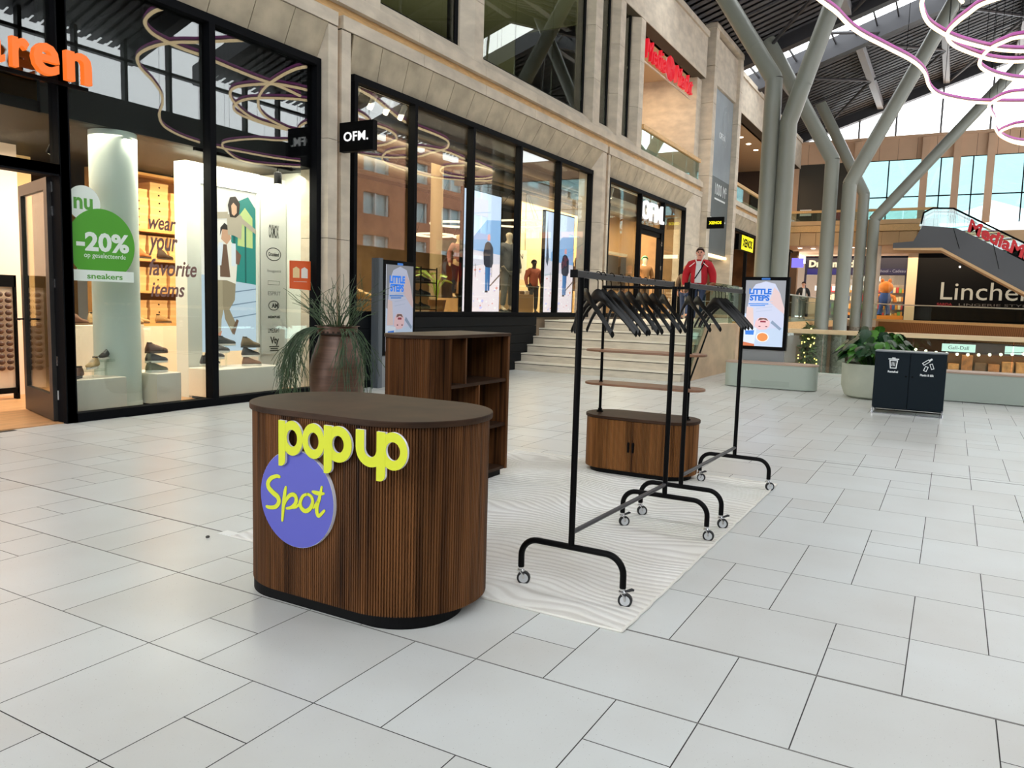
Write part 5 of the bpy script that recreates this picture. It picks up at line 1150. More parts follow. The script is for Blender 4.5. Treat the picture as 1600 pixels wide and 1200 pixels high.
clothes_rail(18.2, 19.4, 11.9, 2.5, 1.141, [(150, 110, 70), (80, 60, 44), (196, 176, 140)], 'black rail with brown knits beyond the plywood block')
clothes_rail(20.4, 21.8, 10.2, 2.7, 1.141, [(130, 84, 54), (70, 52, 40), (90, 70, 50)], 'black rail with rust coats inside the entrance')
lp = thing('potted_leafy_plant', 'leafy lime green plant in a basket inside the fashion shop', 'potted plant', (13.75, 9.6, 1.141))
MB().lathe([(.14, 1.141), (.2, 1.45), (.18, 1.45)], 13.75, 9.6, 18).build('basket', M('basket', (150, 104, 60), .8), lp, smooth=True)
b = MB(); rn = random.Random(8)
for i in range(14):
    a = rn.uniform(0, 2*PI); L_ = rn.uniform(.3, .65); tip = Vector((13.75+math.cos(a)*L_*.8, 9.6+math.sin(a)*L_*.8, 1.5+L_)); d = Vector((math.cos(a), math.sin(a), -.2)); sd = Vector((-math.sin(a), math.cos(a), 0))
    b.tube([(13.75, 9.6, 1.44), (13.75+math.cos(a)*.1, 9.6+math.sin(a)*.1, 1.5+L_*.6), tip], .006, 4)
    b.add([tip, tip+d*.1+sd*.09, tip+d*.3, tip+d*.1-sd*.09, tip+d*.12+Vector((0, 0, .02))], [(0, 1, 4), (1, 2, 4), (2, 3, 4), (3, 0, 4)])
b.build('foliage', M('lime_leaf', (146, 176, 44), .5), lp)
# posters and fittings seen through the entrance window
tag(MB().box(24.3, 26.0, 11.0, 11.3, 1.141, 1.9).build('sales_counter', M('cream_counter', (226, 206, 176), .5), bevel=.01), 'cream sales counter inside the entrance window', 'counter')
dc = tag(MB().box(25.4, 27.2, 10.6, 10.9, 2.0, 3.2).build('dark_wall_screen', M('dark_screen', (40, 36, 34), .3)), 'dark screen panel on the wall inside the entrance window', 'screen')
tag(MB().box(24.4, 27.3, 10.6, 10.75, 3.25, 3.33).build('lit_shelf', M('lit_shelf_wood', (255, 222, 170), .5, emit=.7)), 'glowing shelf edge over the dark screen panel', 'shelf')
pf2 = thing('framed_picture', 'black framed picture on the cream back wall of the entrance', 'picture', (26.4, 11.9, 2.6)); MB().ringplate([(25.6, 2.3), (27.0, 2.3), (27.0, 3.1), (25.6, 3.1)], [(25.66, 2.36), (26.94, 2.36), (26.94, 3.04), (25.66, 3.04)], (0, 11.9, 0), *AXF, .03).build('frame', BLACK, pf2); MB().box(25.66, 26.94, 11.9, 11.92, 2.36, 3.04).build('canvas', M('canvas_cream', (226, 204, 160), .7), pf2)
struct(MB().box(21.5, 27.4, 11.95, 12.05, 1.14, 5.0), 'wall_entrance_back', M('cream_back_wall', (232, 202, 150), .7))
d2 = bpy.data.objects.new('door_2', None); COL.objects.link(d2); d2.location = (24.1, 8.29, 1.14); d2['kind'] = 'structure'
b = MB(); b.box(22.18, 22.3, 8.24, 8.34, 1.141, 3.74).box(23.98, 24.14, 8.2, 8.36, 1.141, 3.74).box(22.3, 23.98, 8.24, 8.34, 3.6, 3.74); b.build('door_frame', BLACK, d2)
for z in (1.5, 2.6, 3.35): MB().box(24.0, 24.06, 8.19, 8.2, z, z+.12).build('hinge', CHROME, d2)
# signs
t = thing('illuminated_sign', 'white lit OFM letters on the glass over the shop entrance', 'sign', (23.1, 8.2, 4.1))
for ch, x, z, w, h in (('O', 22.16, 4.02, .62, .56), ('F', 22.86, 4.02, .36, .54), ('M', 23.3, 4.02, .66, .54), ('.', 24.02, 4.02, .1, .1)):
    P, fs = text_mesh(ch, (x, 8.23, z), *AXF, w, h, .06, bold=.02); MB().add(P, fs).build('letter', LITW, t)
blade(9.0, 9.1, 7.45, 8.08, 3.57, 3.99, 'black blade sign reading OFM. fixed to the stone pier', 'OFM.', .46, .135, LITW, .02)
YLIT = M('yellow_lit', (250, 240, 20), .4, emit=1.1)
blade(27.78, 27.86, 7.25, 7.86, 4.25, 4.65, 'black blade sign with yellow XENOS lettering on the pylon', 'XENOS', .45, .11, YLIT, .05)
RED = M('red_lit', (222, 16, 40), .45, emit=.8)
mm = thing('red_sign', 'red lit MediaMarkt lettering with a spiral over the terrace', 'sign', (24, 8.2, 8.5))
for s_, x, w in (('Media', 21.75, 1.75), ('Markt', 24.5, 1.75)):
    z0 = 8.47
    P, fs = text_mesh(s_, (x, 8.22, z0), *AXF, w, .55, .1, bold=.0, shear=.2); MB().add(P, fs).build('word', RED, mm)
b = MB(); b.tube([(23.98+(.06+.30*i/90)*math.cos(i*.209*3), 8.16, 8.76+(.06+.30*i/90)*math.sin(i*.209*3)) for i in range(91)], .035, 6); b.build('spiral', RED, mm, smooth=True)
MB().plate(circ(23.98, 8.76, .34, 36), (0, 8.22, 0), *AXF, .04).build('spiral_disc', M('pink_disc', (250, 190, 196), .4, emit=.4), mm)
MB().box(21.6, 26.4, 8.24, 8.28, 8.4, 8.44).build('mounting_rail', STONE, mm)
# ================================================================== MALL FITTINGS
# digital totems with the same advert
def steps(area0, word, e=.95, pre='ad_'):
    def area(pts, nm, rgb, part): area0(pts, pre+nm, rgb, part, e)
    area([(0, 0), (1, 0), (1, 1), (0, 1)], 'grey_bg', (150, 152, 158), 'backdrop_print')
    area([(0, 0), (1, 0), (1, .32), (0, .5)], 'pale_blue', (196, 214, 238), 'floor_print')
    area([(.02, .2), (.08, .62), (.12, .82), (.25, .94), (.5, .985), (.74, .95), (.88, .8), (.97, .6), (1, .45), (1, .3), (.5, .26)], 'dress', (206, 212, 236), 'garment_print')
    area([(.62, .68), (.72, .9), (.86, .82), (1, .58), (1, .5), (.86, .56)], 'arm', (226, 200, 200), 'arm_print')
    area([(.04, .3), (.06, .6), (.22, .58), (.26, .3)], 'pant', (232, 206, 200), 'leg_print')
    for v in (.52, .57, .61, .65): area([(.3, v), (.7, v+.03), (.7, v+.038), (.3, v+.01)], 'fold', (190, 200, 226), 'fold_print')
    area([(.28, .3), (.3, .38), (.36, .425), (.45, .44), (.58, .43), (.66, .38), (.66, .31), (.58, .26), (.4, .25)], 'pink_face', (240, 200, 204), 'child_face_print')
    area([(.36, .39), (.4, .43), (.56, .43), (.62, .39), (.5, .41)], 'hairline', (120, 92, 86), 'hair_print')
    area([(.42, .365), (.56, .365), (.56, .39), (.42, .39)], 'lip', (150, 50, 70), 'mouth_print')
    for u in (.38, .55): area([(u, .295), (u+.06, .295), (u+.05, .31), (u+.01, .31)], 'eyeline', (110, 70, 76), 'eye_print')
    area([(.68, .36), (.72, .4), (.96, .28), (.92, .25)], 'steel', (140, 158, 184), 'spoon_print')
    area([(0, .02), (0, .3), (.34, .28), (.3, .02)], 'pot', (224, 234, 246), 'pot_print'); area([(0, .0), (0, .06), (.3, .03), (.3, 0)], 'peach', (214, 120, 80), 'pot_base_print')
    area([(.06, .17), (.05, .23), (.28, .24), (.27, .17)], 'logo_blue', (60, 130, 226), 'pot_label_print')
    area([(.5+.16*math.cos(i*.314), .14+.075*math.sin(i*.314)) for i in range(20)], 'badge_w', (250, 244, 236), 'badge_print')
    area([(.5+.135*math.cos(i*.314), .14+.063*math.sin(i*.314)) for i in range(20)], 'badge_o', (238, 150, 84), 'badge_print')
    word('LITTLE', .1, .79, .56, .085, 'ltl', (28, 118, 226), bold=.05); word('STEPS', .12, .69, .5, .09, 'ltl', (28, 118, 226), bold=.05)
    for v, a, c in ((.635, .1, .5), (.61, .14, .38)): area([(a, v), (a+c, v+.004), (a+c, v+.018), (a, v+.014)], 'txtblue', (60, 140, 230), 'text_line')
def steps_dim(area, word): steps(area, word, .5, 'dim_')
GREYB = M('totem_grey', (134, 138, 140), .5)
t = lcd('digital_totem', 'black advertising totem reading LITTLE STEPS beside the bronze pot', 'totem', (9.93, 7.98, .52), (1, 0, 0), .86, 1.54, steps_dim, depth=.16, frame=.07)
r = t
MB().box(9.93, 10.79, 8.0, 8.14, 0, .52).build('base', GREYB, t); b = MB()
for i in range(9): b.box(9.83, 9.93, 7.99+.017*i, 8.0+.017*i, 0, 2.08)
b.box(9.85, 9.93, 7.985, 8.14, 0, 2.08).build('side_panel', M('totem_side', (92, 98, 104), .5), t)
MB().plate(rrect(10.29, 10.44, 1.99, 2.025, .015, 4), (0, 7.979, 0), *AXF, .002).build('maker_plate', M('print_ltb', (60, 130, 220), .5, emit=.6), t)
t = lcd('digital_totem', 'black advertising totem reading LITTLE STEPS standing behind the grey bench', 'totem', (15.22, 3.55, .68), (0, -1, 0), .86, 1.37, steps, depth=.12, frame=.065)
MB().box(15.24, 15.33, 2.72, 3.52, 0, .68).build('base', GREYB, t)
MB().plate(rrect(-3.2, -3.04, 1.995, 2.03, .015, 4), (15.219, 0, 0), *AXB, .002).build('maker_plate', M('print_ltb', (60, 130, 220), .5, emit=.6), t)
# benches
SAGE = M('sage_grey_bench', (164, 174, 164), .55); SEATW = M('pale_seat', (176, 150, 132), .5)
def bench(x0, x1, y0, y1, label, r=.2, h=.47):
    t = thing('bench', label, 'bench', ((x0+x1)/2, (y0+y1)/2, 0))
    P = rrect(x0, x1, y0, y1, r, 8)
    MB().prism(P, .012, h-.03).build('base', SAGE, t, smooth=True); MB().prism(rrect(x0-.01, x1+.01, y0-.01, y1+.01, r, 8), h-.03, h).build('seat', SEATW, t, bevel=.004)
    MB().box(x0-.004, x0, (y0+y1)/2-.38, (y0+y1)/2+.3, .05, .15).build('access_panel', M('sage_panel', (156, 166, 156), .55), t)
bench(14.64, 15.14, 2.05, 3.68, 'low sage grey bench in front of the LITTLE STEPS screen')
bench(14.86, 15.4, -4.2, .62, 'long sage grey bench behind the dark waste bin', h=.5)
# planter with monstera
pl = thing('round_planter', 'round pale concrete planter with a big leafy monstera', 'planter', (14.45, 1.1, 0))
MB().lathe([(.36, 0), (.44, .04), (.5, .2), (.51, .58), (.47, .58), (.47, .5), (.0, .5)], 14.45, 1.1, 40).build('pot', M('concrete_sage', (178, 182, 166), .8, noise=(4, .06)), pl, smooth=True)
b = MB(); rn = random.Random(12)
def leaf(b, base, tip, size, rn):
    d = (Vector(tip)-Vector(base)); dn = Vector((d.x, d.y, d.z*.3-.35)).normalized(); sd = dn.cross(Vector((0, 0, 1))).normalized(); up = sd.cross(dn)
    outl = [(0, 0), (-.12, .28), (.1, .5), (.22, .42), (.3, .5), (.42, .36), (.52, .46), (.62, .28), (.74, .32), (.82, .15), (1, 0)]
    P = []; roll_ = rn.uniform(-.5, .5); sd2 = (sd*math.cos(roll_)+up*math.sin(roll_))
    T = Vector(tip)
    c = [T+dn*(u*size)-Vector((0, 0, .22*u*u*size)) for u, w in outl]
    l = [T+dn*(u*size)+sd2*(w*size)-Vector((0, 0, .25*u*u*size+.1*w*size)) for u, w in outl]; q = [T+dn*(u*size)-sd2*(w*size)-Vector((0, 0, .25*u*u*size+.1*w*size)) for u, w in outl]
    n = len(outl); b.add(c+l+q, [(i, i+1, n+i+1, n+i) for i in range(n-1)]+[(i+1, i, 2*n+i, 2*n+i+1) for i in range(n-1)])
    b.tube([Vector(base), (Vector(base)+T)/2+Vector((0, 0, .06)), T], .007, 4)
for i in range(180):
    a = rn.uniform(0, 2*PI); R_ = .12+.44*math.sqrt(rn.random()); zz = .66+.5*(1-(R_/.72)**2)*rn.uniform(.55, 1.12)+rn.uniform(-.08, .06)
    leaf(b.mat(0 if rn.random() < .62 else 1), (14.45+.15*math.cos(a), 1.1+.15*math.sin(a), .5), (14.45+R_*math.cos(a), 1.1+R_*math.sin(a), zz), rn.uniform(.12, .22), rn)
b.build('foliage', [M('monstera_dark', (24, 58, 30), .32, noise=(6, .3)), M('monstera_light', (66, 120, 40), .35, noise=(6, .3))], pl)
# waste bins
bn = thing('waste_bin', 'dark blue double waste bin with white symbols on a chrome sled', 'bin', (12.48, .48, 0))
NAVY = M('navy_panel', (4, 20, 29), .55, spec=.2); BX = 12.26
MB().box(BX+.02, BX+.45, .03, .93, .075, .885).build('cabinet', NAVY, bn)
for y0, y1 in ((.485, .93), (.03, .475)):
    d = MB().box(BX, BX+.02, y0, y1, .09, .885).build('door', NAVY, bn, bevel=.003)
    MB().ball((BX-.001, .52 if y0 > .4 else .44, .55), .003, .012, .012, 8, 6).build('lock', BLACK, d)
MB().box(BX-.01, BX+.46, .02, .94, .885, .9).build('lid', M('bin_lid', (120, 126, 130), .35, .6), bn)
b = MB()
for y in (.04, .92): b.tube([(BX, y, .1), (BX-.02, y, .01), (BX+.45, y, .01), (BX+.43, y, .1)], .012, 6)
b.tube([(BX-.02, .04, .01), (BX-.02, .92, .01)], .011, 6); b.tube([(BX+.45, .04, .01), (BX+.45, .92, .01)], .011, 6).build('sled_frame', CHROME, bn, smooth=True)
PRW = M('white_pictogram', (232, 236, 236), .5)
b = MB(); o_ = (BX-.0015, 0, 0)
def bp2(pts): b.plate(pts, o_, *AXB, .001)
yc = -.69
b.ringplate([(yc-.055, .775), (yc-.042, .655), (yc+.042, .655), (yc+.055, .775)], [(yc-.04, .762), (yc-.031, .668), (yc+.031, .668), (yc+.04, .762)], o_, *AXB, .001)
bp2([(yc-.068, .782), (yc+.068, .782), (yc+.068, .796), (yc-.068, .796)]); bp2([(yc-.022, .8), (yc+.022, .8), (yc+.022, .81), (yc-.022, .81)])
for q in (-.018, 0, .018): bp2([(yc+q-.004, .69), (yc+q+.004, .69), (yc+q+.004, .745), (yc+q-.004, .745)])
b.build('pictogram', PRW, bn)
b = MB(); yc = -.26
def rot2(P, a, cx, cy): return [(cx+x*math.cos(a)-y*math.sin(a), cy+x*math.sin(a)+y*math.cos(a)) for x, y in P]
def boxo(w, h, a, cx, cy): b.ringplate(rot2([(-w, -h), (w, -h), (w, h), (-w, h)], a, cx, cy), rot2([(-w+.009, -h+.009), (w-.009, -h+.009), (w-.009, h-.009), (-w+.009, h-.009)], a, cx, cy), o_, *AXB, .001)
boxo(.05, .02, .65, yc-.02, .765); boxo(.022, .036, -.35, yc-.02, .675); boxo(.02, .04, .35, yc+.052, .71); bp2(rot2([(-.025, -.012), (.025, -.012), (.025, .012), (-.025, .012)], .65, yc+.03, .8))
b.build('pictogram', PRW, bn)
text('lettering', 'Restafval', (BX-.001, .755, .595), *AXB, .13, .03, PRW, bn, .001, bold=.03); text('lettering', 'Plastic & blik', (BX-.001, .345, .57), *AXB, .17, .03, PRW, bn, .001, bold=.03)
# railing round the void
rl = thing('glass_railing', 'glass railing with a thick pale wood handrail round the void', 'railing', (18.62, 0, 0))
RX = 18.66
MB().box(RX-.07, RX+.07, -12, 4.36, .93, 1.03).build('handrail', M('pale_handrail', (236, 208, 166), .45, noise=(2, .06), stretch=(6, 1, 6)), rl, bevel=.012)
for i in range(9):
    y1 = 4.3-1.8*i; MB().box(RX-.008, RX+.008, y1-1.79, y1-.01, .06, .94).build('glass_panel', RAILGL, rl)
# stair side glass
sg_ = thing('stair_balustrade', 'clear glass balustrade with black edge along the marble stairs', 'railing', (16, 4.5, .5))
MB().plate([(15.1, .08), (16.3, 1.12), (18.9, 1.12), (18.9, 1.98), (16.3, 1.98), (15.1, .95)], (0, 4.5, 0), *AXF, .016).build('glass_panel', RAILGL, sg_)
MB().tube([(15.0, 4.41, .02), (16.27, 4.41, 1.11)], .018, 6).build('edge_profile', BLACK, sg_)
# forked steel columns
COLM = M('column_grey_green', (128, 131, 122), .38, noise=(1, .03)); CLAD = M('rough_stone_cladding', (120, 112, 100), .9, noise=(14, .4))
def fork(name_pts, r, label, zb=-4.5):
    t = thing('steel_column', label, 'column', (name_pts[0][0], name_pts[0][1], zb), group=None)
    x, y, z1 = name_pts[0]
    MB().tube([(x, y, .75), (x, y, z1)], r, 24).build('shaft', COLM, t, smooth=True)
    MB().tube([(x, y, zb), (x, y, .75)], r*1.06, 20).build('clad_base', CLAD, t, smooth=True)
    p, q = Vector(name_pts[0]), Vector(name_pts[1]); d = (q-p).normalized()
    MB().tube([p-Vector((0, 0, .02)), p+d*.02, q], r, 24).build('branch', COLM, t, smooth=True)
    m = p+d*1.0; MB().tube([m-d*.012, m+d*.012], r*1.03, 24).build('weld_ring', COLM, t, smooth=True)
for (x, y, z1), tip, r, lab in (((21.2, 4.45, 7.32), (21.2, 7.08, 11.54), .215, 'thick forked grey steel column leaning to the shop facade, closest of the tree columns'),
                       ((21.2, 4.03, 6.19), (21.2, 1.78, 13.33), .215, 'thick grey steel column leaning over the void, paired with the closest one'),
                       ((31.5, 4.33, 7.04), (31.5, 6.92, 11.63), .255, 'grey steel column of the middle pair leaning to the facade'),
                       ((31.5, 3.68, 6.14), (31.5, -.16, 13.99), .25, 'grey steel column of the middle pair leaning over the void'),
                       ((42.0, 4.22, 7.2), (42.0, 6.55, 11.76), .255, 'grey steel column of the farthest pair leaning to the facade'),
                       ((42.0, 3.69, 5.96), (42.0, -3.16, 14.26), .255, 'grey steel column of the farthest pair leaning over the void')):
    fork([(x, y, z1), tip], r, lab)
# neon style light loops: purple tube over a warm tube
PUR = M('neon_purple', (178, 92, 162), .4, emit=1.1); WRM = M('neon_warm', (255, 226, 176), .4, emit=3.4); NST = M('neon_profile', (196, 128, 164), .4, emit=.25)
def neon(P, lab, closed=False, z=7.0):
    P = smooth_pts([(x, y, z) for x, y in P], 7, closed); t = thing('light_loop', lab, 'light loop', tuple(P[0]), group='ceiling light loops')
    MB().tube([p+Vector((0, 0, .085)) for p in P], .034, 6, closed).build('purple_tube', PUR, t, smooth=True)
    MB().tube(P, .036, 6, closed).build('warm_tube', WRM, t, smooth=True)
    MB().tube([p+Vector((0, 0, .043)) for p in P], .03, 5, closed).build('profile', NST, t, smooth=True)
    b = MB(); n = len(P)
    for i in range(0, n, max(6, n//5)): b.tube([P[i]+Vector((0, 0, .1)), (P[i].x, P[i].y, roofz(P[i].y)-.05)], .006, 4)
    b.build('suspension_wires', BLACK, t)
D_ = NEON_DIRECT; R_ = NEON_MIRRORED
neon([(14.6, 2.5)]+D_['a']+[(25.2, -2.2), (24.6, -3.6), (22.6, -4.1), (20.2, -3.4), (18.0, -2.6), (16.4, -1.2), (15.2, .6)], 'long wavy purple and warm light loop crossing before the roof steelwork', True)
neon([(15.3, .4), (15.7, .75)]+D_['b']+[(20.6, -2.0), (20.2, -3.0), (18.2, -3.2), (16.2, -2.0), (15.2, -.8)], 'wavy light loop dipping beside the leaning column top', True)
neon(D_['c']+[(20.9, -2.2), (19.5, -3.4), (17.2, -3.0), (16.2, -1.5)], 'rounded light loop sweeping back beside the steel branch', True)
neon(D_['d']+[(22.9, -2.2), (22.2, -3.6), (20.2, -3.3), (19.1, -2.0)], 'oval light loop before the clerestory windows', True)
neon(D_['e']+[(31.2, -2.8), (29.5, -4.4), (26, -4.2), (24, -2.6)], 'pinched light loop hanging lowest before the clerestory', True)
neon(D_['f']+[(30.6, -2.6), (29, -3.4), (27.5, -2.4)], 'small light loop curled inside the pinched one', True)
neon([(14.6, 5.0)][:0]+R_['r1'], 'light loop high over the shoe shop side of the hall')
neon(R_['r2']+[(24.6, -5.0), (22.0, -4.8), (18.6, -5.4)][:0], 'long winding light loop in the middle of the hall')
#neon(R_['r3'], 'hooked light loop between the winding ones')
#neon(R_['r4'], 'short hooked light loop'+' near the middle of the hall')
neon(R_['r5'], 'light loop on the far dark side of the hall')
neon([(11.3, 5.6), (13, 5.2), (15.6, 5.4), (17.6, 6.4), (16.6, 7.0), (13.6, 7.1)], 'light loop mirrored in the upper windows', True, 8.6) if False else None
# banner on the pylon
bn_ = thing('tall_banner', 'tall grey banner lettered M. 1000 M2 on the stone pylon', 'banner', (29.8, 8.1, 3.4))
MB().box(28.2, 31.4, 8.08, 8.13, 3.5, 9.38).build('fabric', M('banner_grey', (92, 98, 98), .6, noise=(.35, .3)), bn_)
MB().box(28.2, 31.4, 8.07, 8.08, 6.3, 9.38).build('pale_photo_print', M('banner_pale', (138, 146, 150), .6, noise=(.4, .25)), bn_)
text('lettering', 'M.', (28.25, 8.066, 5.62), *AXF, .5, .4, PRW, bn_, .003); text('lettering', '1000 M²', (29.4, 8.066, 5.68), *AXF, 1.65, .42, PRW, bn_, .003)
text('lettering', 'OPEN', (29.6, 8.066, 7.75), *AXF, .8, .22, PRW, bn_, .003)
for x, z, w in ((29.4, 5.5, 1.5), (28.5, 4.75, .6), (29.9, 4.75, 1.2)): MB().box(x, x+w, 8.064, 8.079, z, z+.06).build('text_line', PRW, bn_)
b = MB(); b.tube([(30.4+.42*math.cos(i*.21), 8.066, 8.3+.75*math.sin(i*.21)) for i in range(31)], .012, 4); b.tube([(30.4+.28*math.cos(i*.21), 8.066, 8.3+.55*math.sin(i*.21)) for i in range(31)], .012, 4); b.build('printed_rings', M('ring_print', (176, 182, 186), .6), bn_)
tag(MB().box(28.2, 31.4, 8.02, 8.12, 3.38, 3.46).build('strip_light', M('strip_glow', (255, 226, 176), .4, emit=4)), 'warm strip light under the tall banner', 'light')
# terrace balustrade and pole
tb = thing('terrace_balustrade', 'glass balustrade with a wooden handrail under the red sign', 'railing', (24.3, 8.1, 5.86))
MB().box(21.46, 27.2, 8.0, 8.12, 6.44, 6.56).build('handrail', OAK, tb, bevel=.01)
for i in range(4): MB().box(21.48+1.43*i, 22.88+1.43*i, 8.055, 8.07, 5.86, 6.44).build('glass_panel', glass('terrace_glass', (215, 232, 228), .12), tb)
tag(MB().tube([(24.0, 9.6, 6.1), (24.0, 9.6, 9.37)], .11, 14).build('white_pole', WHITE, smooth=True), 'slim white round pole on the terrace behind the red sign', 'column')
tag(MB().box(21.6, 23.2, 9.0, 9.6, 6.1, 7.0).build('terrace_kiosk', M('kiosk_pale', (226, 226, 222), .5), bevel=.02), 'pale kiosk block behind the terrace balustrade', 'kiosk')
gb_ = thing('gallery_balustrade', 'glass balustrade with a wooden handrail beyond the pylon', 'railing', (39, 8.1, 5.86))
MB().box(31.9, 43.5, 8.0, 8.12, 6.44, 6.56).build('handrail', OAK, gb_)
for i in range(7): MB().box(31.92+1.65*i, 33.54+1.65*i, 8.055, 8.07, 5.86, 6.44).build('glass_panel', glass('terrace_glass', (215, 232, 228), .12), gb_)
struct(MB().box(46.7, 46.95, 8.2, 12.6, 5.8, 10.9).box(31.9, 46.8, 12.4, 12.6, 6, 9.4).box(31.86, 31.95, 8.3, 12.6, 6, 9.4), 'wall_gallery', M('dark_gallery_wall', (60, 44, 34), .8))
struct(MB().box(31.86, 46.8, 8.3, 12.6, 5.7, 5.86), 'floor_gallery', M('gallery_floor', (120, 104, 84), .7))
for i, x in enumerate((32.6, 34.2, 35.8, 37.4, 39.0, 40.6)):
    tag(MB().lathe([(.1, 9.35), (.12, 9.372)], x, 9.2, 16).build('soffit_downlight', M('lamp_glow', (255, 236, 206), .4, emit=9)), 'round downlight in the gallery soffit, %s beyond the pylon' % ordw[i], 'ceiling light')
for i, (x, y) in enumerate(((13.6, 9.6), (16.4, 10.2), (17.4, 9.3))):
    tag(MB().lathe([(.1, 9.385), (.12, 9.4)], x, y, 16).build('soffit_downlight', M('lamp_glow', (255, 236, 206), .4, emit=9)), 'round downlight behind the upper windows, %s from the shoe shop' % ordw[i], 'ceiling light')
# shop beyond the pylon: yellow sign, dark interior, lit products
struct(MB().box(46.75, 46.95, 8.4, 12.8, 1.07, 5.4).box(31.86, 46.8, 12.6, 12.8, 1.07, 5.0).box(31.8, 31.95, 8.4, 12.7, 1.07, 5.3), 'wall_far_shop', M('far_shop_wall', (120, 84, 52), .8, noise=(1.2, .4)))
struct(MB().box(31.86, 46.8, 8.3, 12.8, 4.95, 5.35), 'ceiling_far_shop', M('far_shop_ceiling', (60, 48, 40), .8))
struct(MB().box(31.9, 47, 8.25, 12.8, 1.0, 1.1), 'floor_far_shop', M('fashion_shop_floor'))
w = frames('window_11', 1.1, 4.82, [33.0, 35.6, 38.2, 40.8, 43.4, 46], 31.9, 46.8, w=.12)
ys_ = thing('yellow_sign', 'yellow lit XENOS sign over the shop beyond the pylon', 'sign', (34.7, 8.0, 4.0))
MB().box(33.4, 36.0, 8.05, 8.2, 3.95, 4.6).build('box', BLACK, ys_); MB().box(33.9, 36.0, 8.03, 8.05, 3.98, 4.58).build('face', YLIT, ys_)
text('lettering', 'XENOS', (34.0, 8.028, 4.1), *AXF, 1.8, .36, BLACK, ys_, .004, bold=.04)
for i, x in enumerate((33.4, 35.0, 36.6, 38.4, 40.2)):
    t = shelfrack(x, x+1.1, 10.6, 11.0, 1.1, 2.7, 4, 'goods shelf in the far shop, %s beyond the pylon' % ordw[i]); rn = random.Random(i)
    g = MB()
    for s_ in range(3):
        for q in range(7): g.mat(rn.randint(0, 3)).box(x+.05+.15*q, x+.17+.15*q, 10.62, 10.9, 1.23+.49*s_, 1.45+.49*s_+rn.random()*.12)
    tag(g.build('goods', [M('goods_a', (206, 160, 96), .6), M('goods_b', (176, 66, 50), .6), M('goods_c', (222, 206, 176), .6), M('goods_d', (70, 90, 84), .6)], t), kind='stuff')
# ================================================================== FAR END OF THE HALL
gr = thing('far_gallery_railing', 'glass railing with a wooden handrail on the far gallery edge', 'railing', (43.5, 5, 6.1))
MB().box(43.42, 43.56, 1.1, 8.2, 6.52, 6.64).build('handrail', OAK, gr)
for i in range(5): MB().box(43.48, 43.495, 1.15+1.41*i, 2.53+1.41*i, 6.1, 6.52).build('glass_panel', RAILGL, gr)
tag(MB().box(46.7, 46.76, 7.35, 7.95, 6.75, 7.1).build('notice_board', WHITE), 'small white notice on the far brown wall above the gallery rail', 'notice')
# escalator coming down across the front of the far arcade
es = thing('escalator', 'dark grey escalator with glass sides and red lettering', 'escalator', (41, 0, 4.5))
def yz(P, x0, x1, b): return b.add([(x0, y, z) for y, z in P]+[(x1, y, z) for y, z in P], [tuple(range(len(P))), tuple(range(2*len(P)-1, len(P)-1, -1))]+[(i, i+len(P), (i+1) % len(P)+len(P), (i+1) % len(P)) for i in range(len(P))])
ESC = M('escalator_grey', (70, 72, 76), .42, noise=(.6, .08)); EB = M('escalator_soffit', (196, 160, 116), .6)
yz([(2.72, 4.5), (2.72, 4.74), (1.88, 4.81), (1.55, 5.52), (.2, 5.38), (-.25, 5.16), (-5.2, 2.35), (-8, .8), (-8, -.6), (-5.2, .95), (.7, 4.5)], 41.0, 42.6, MB()).build('truss_cladding', ESC, es)
yz([(2.7, 4.42), (2.7, 4.5), (.7, 4.5), (-8, -.6), (-8, -.72), (.72, 4.38)], 40.98, 42.6, MB()).build('soffit_trim', EB, es)
b = MB()
for y in (.3, -1.3, -2.9, -4.5): b.tube([(40.99, y, 5.42+.567*min(0, y)-.04), (40.99, y-.3, 4.45+.567*min(0, y-.3))], .012, 4)
b.build('cladding_joint', BLACK, es)
for x in (41.05, 42.5):
    yz([(1.7, 5.5), (1.55, 6.1), (1.2, 6.27), (.36, 6.22), (-5.2, 3.1), (-8, 1.5), (-8, .85), (-.25, 5.16), (.2, 5.38)], x, x+.02, MB()).build('glass_side', glass('escalator_glass', (205, 226, 226), .08), es)
    MB().tube([(x, 1.62, 5.6), (x, 1.55, 6.1), (x, 1.2, 6.3), (x, .36, 6.26), (x, -5.2, 3.14), (x, -8, 1.54)], .045, 6).build('handrail', BLACK, es, smooth=True)
sl = (0, -.872, -.49); ax_ = Vector(sl); ay_ = Vector((0, -.49*1, .872)); 
P, fs = text_mesh('MediaMarkt', (41.03, -.25, 5.22), (0, -.872, -.49), (0, -.0, 1.0), 3.9, .62, .015, bold=.04, shear=.2); MB().add(P, fs).build('red_lettering', M('red_vinyl', (190, 24, 34), .45), es)
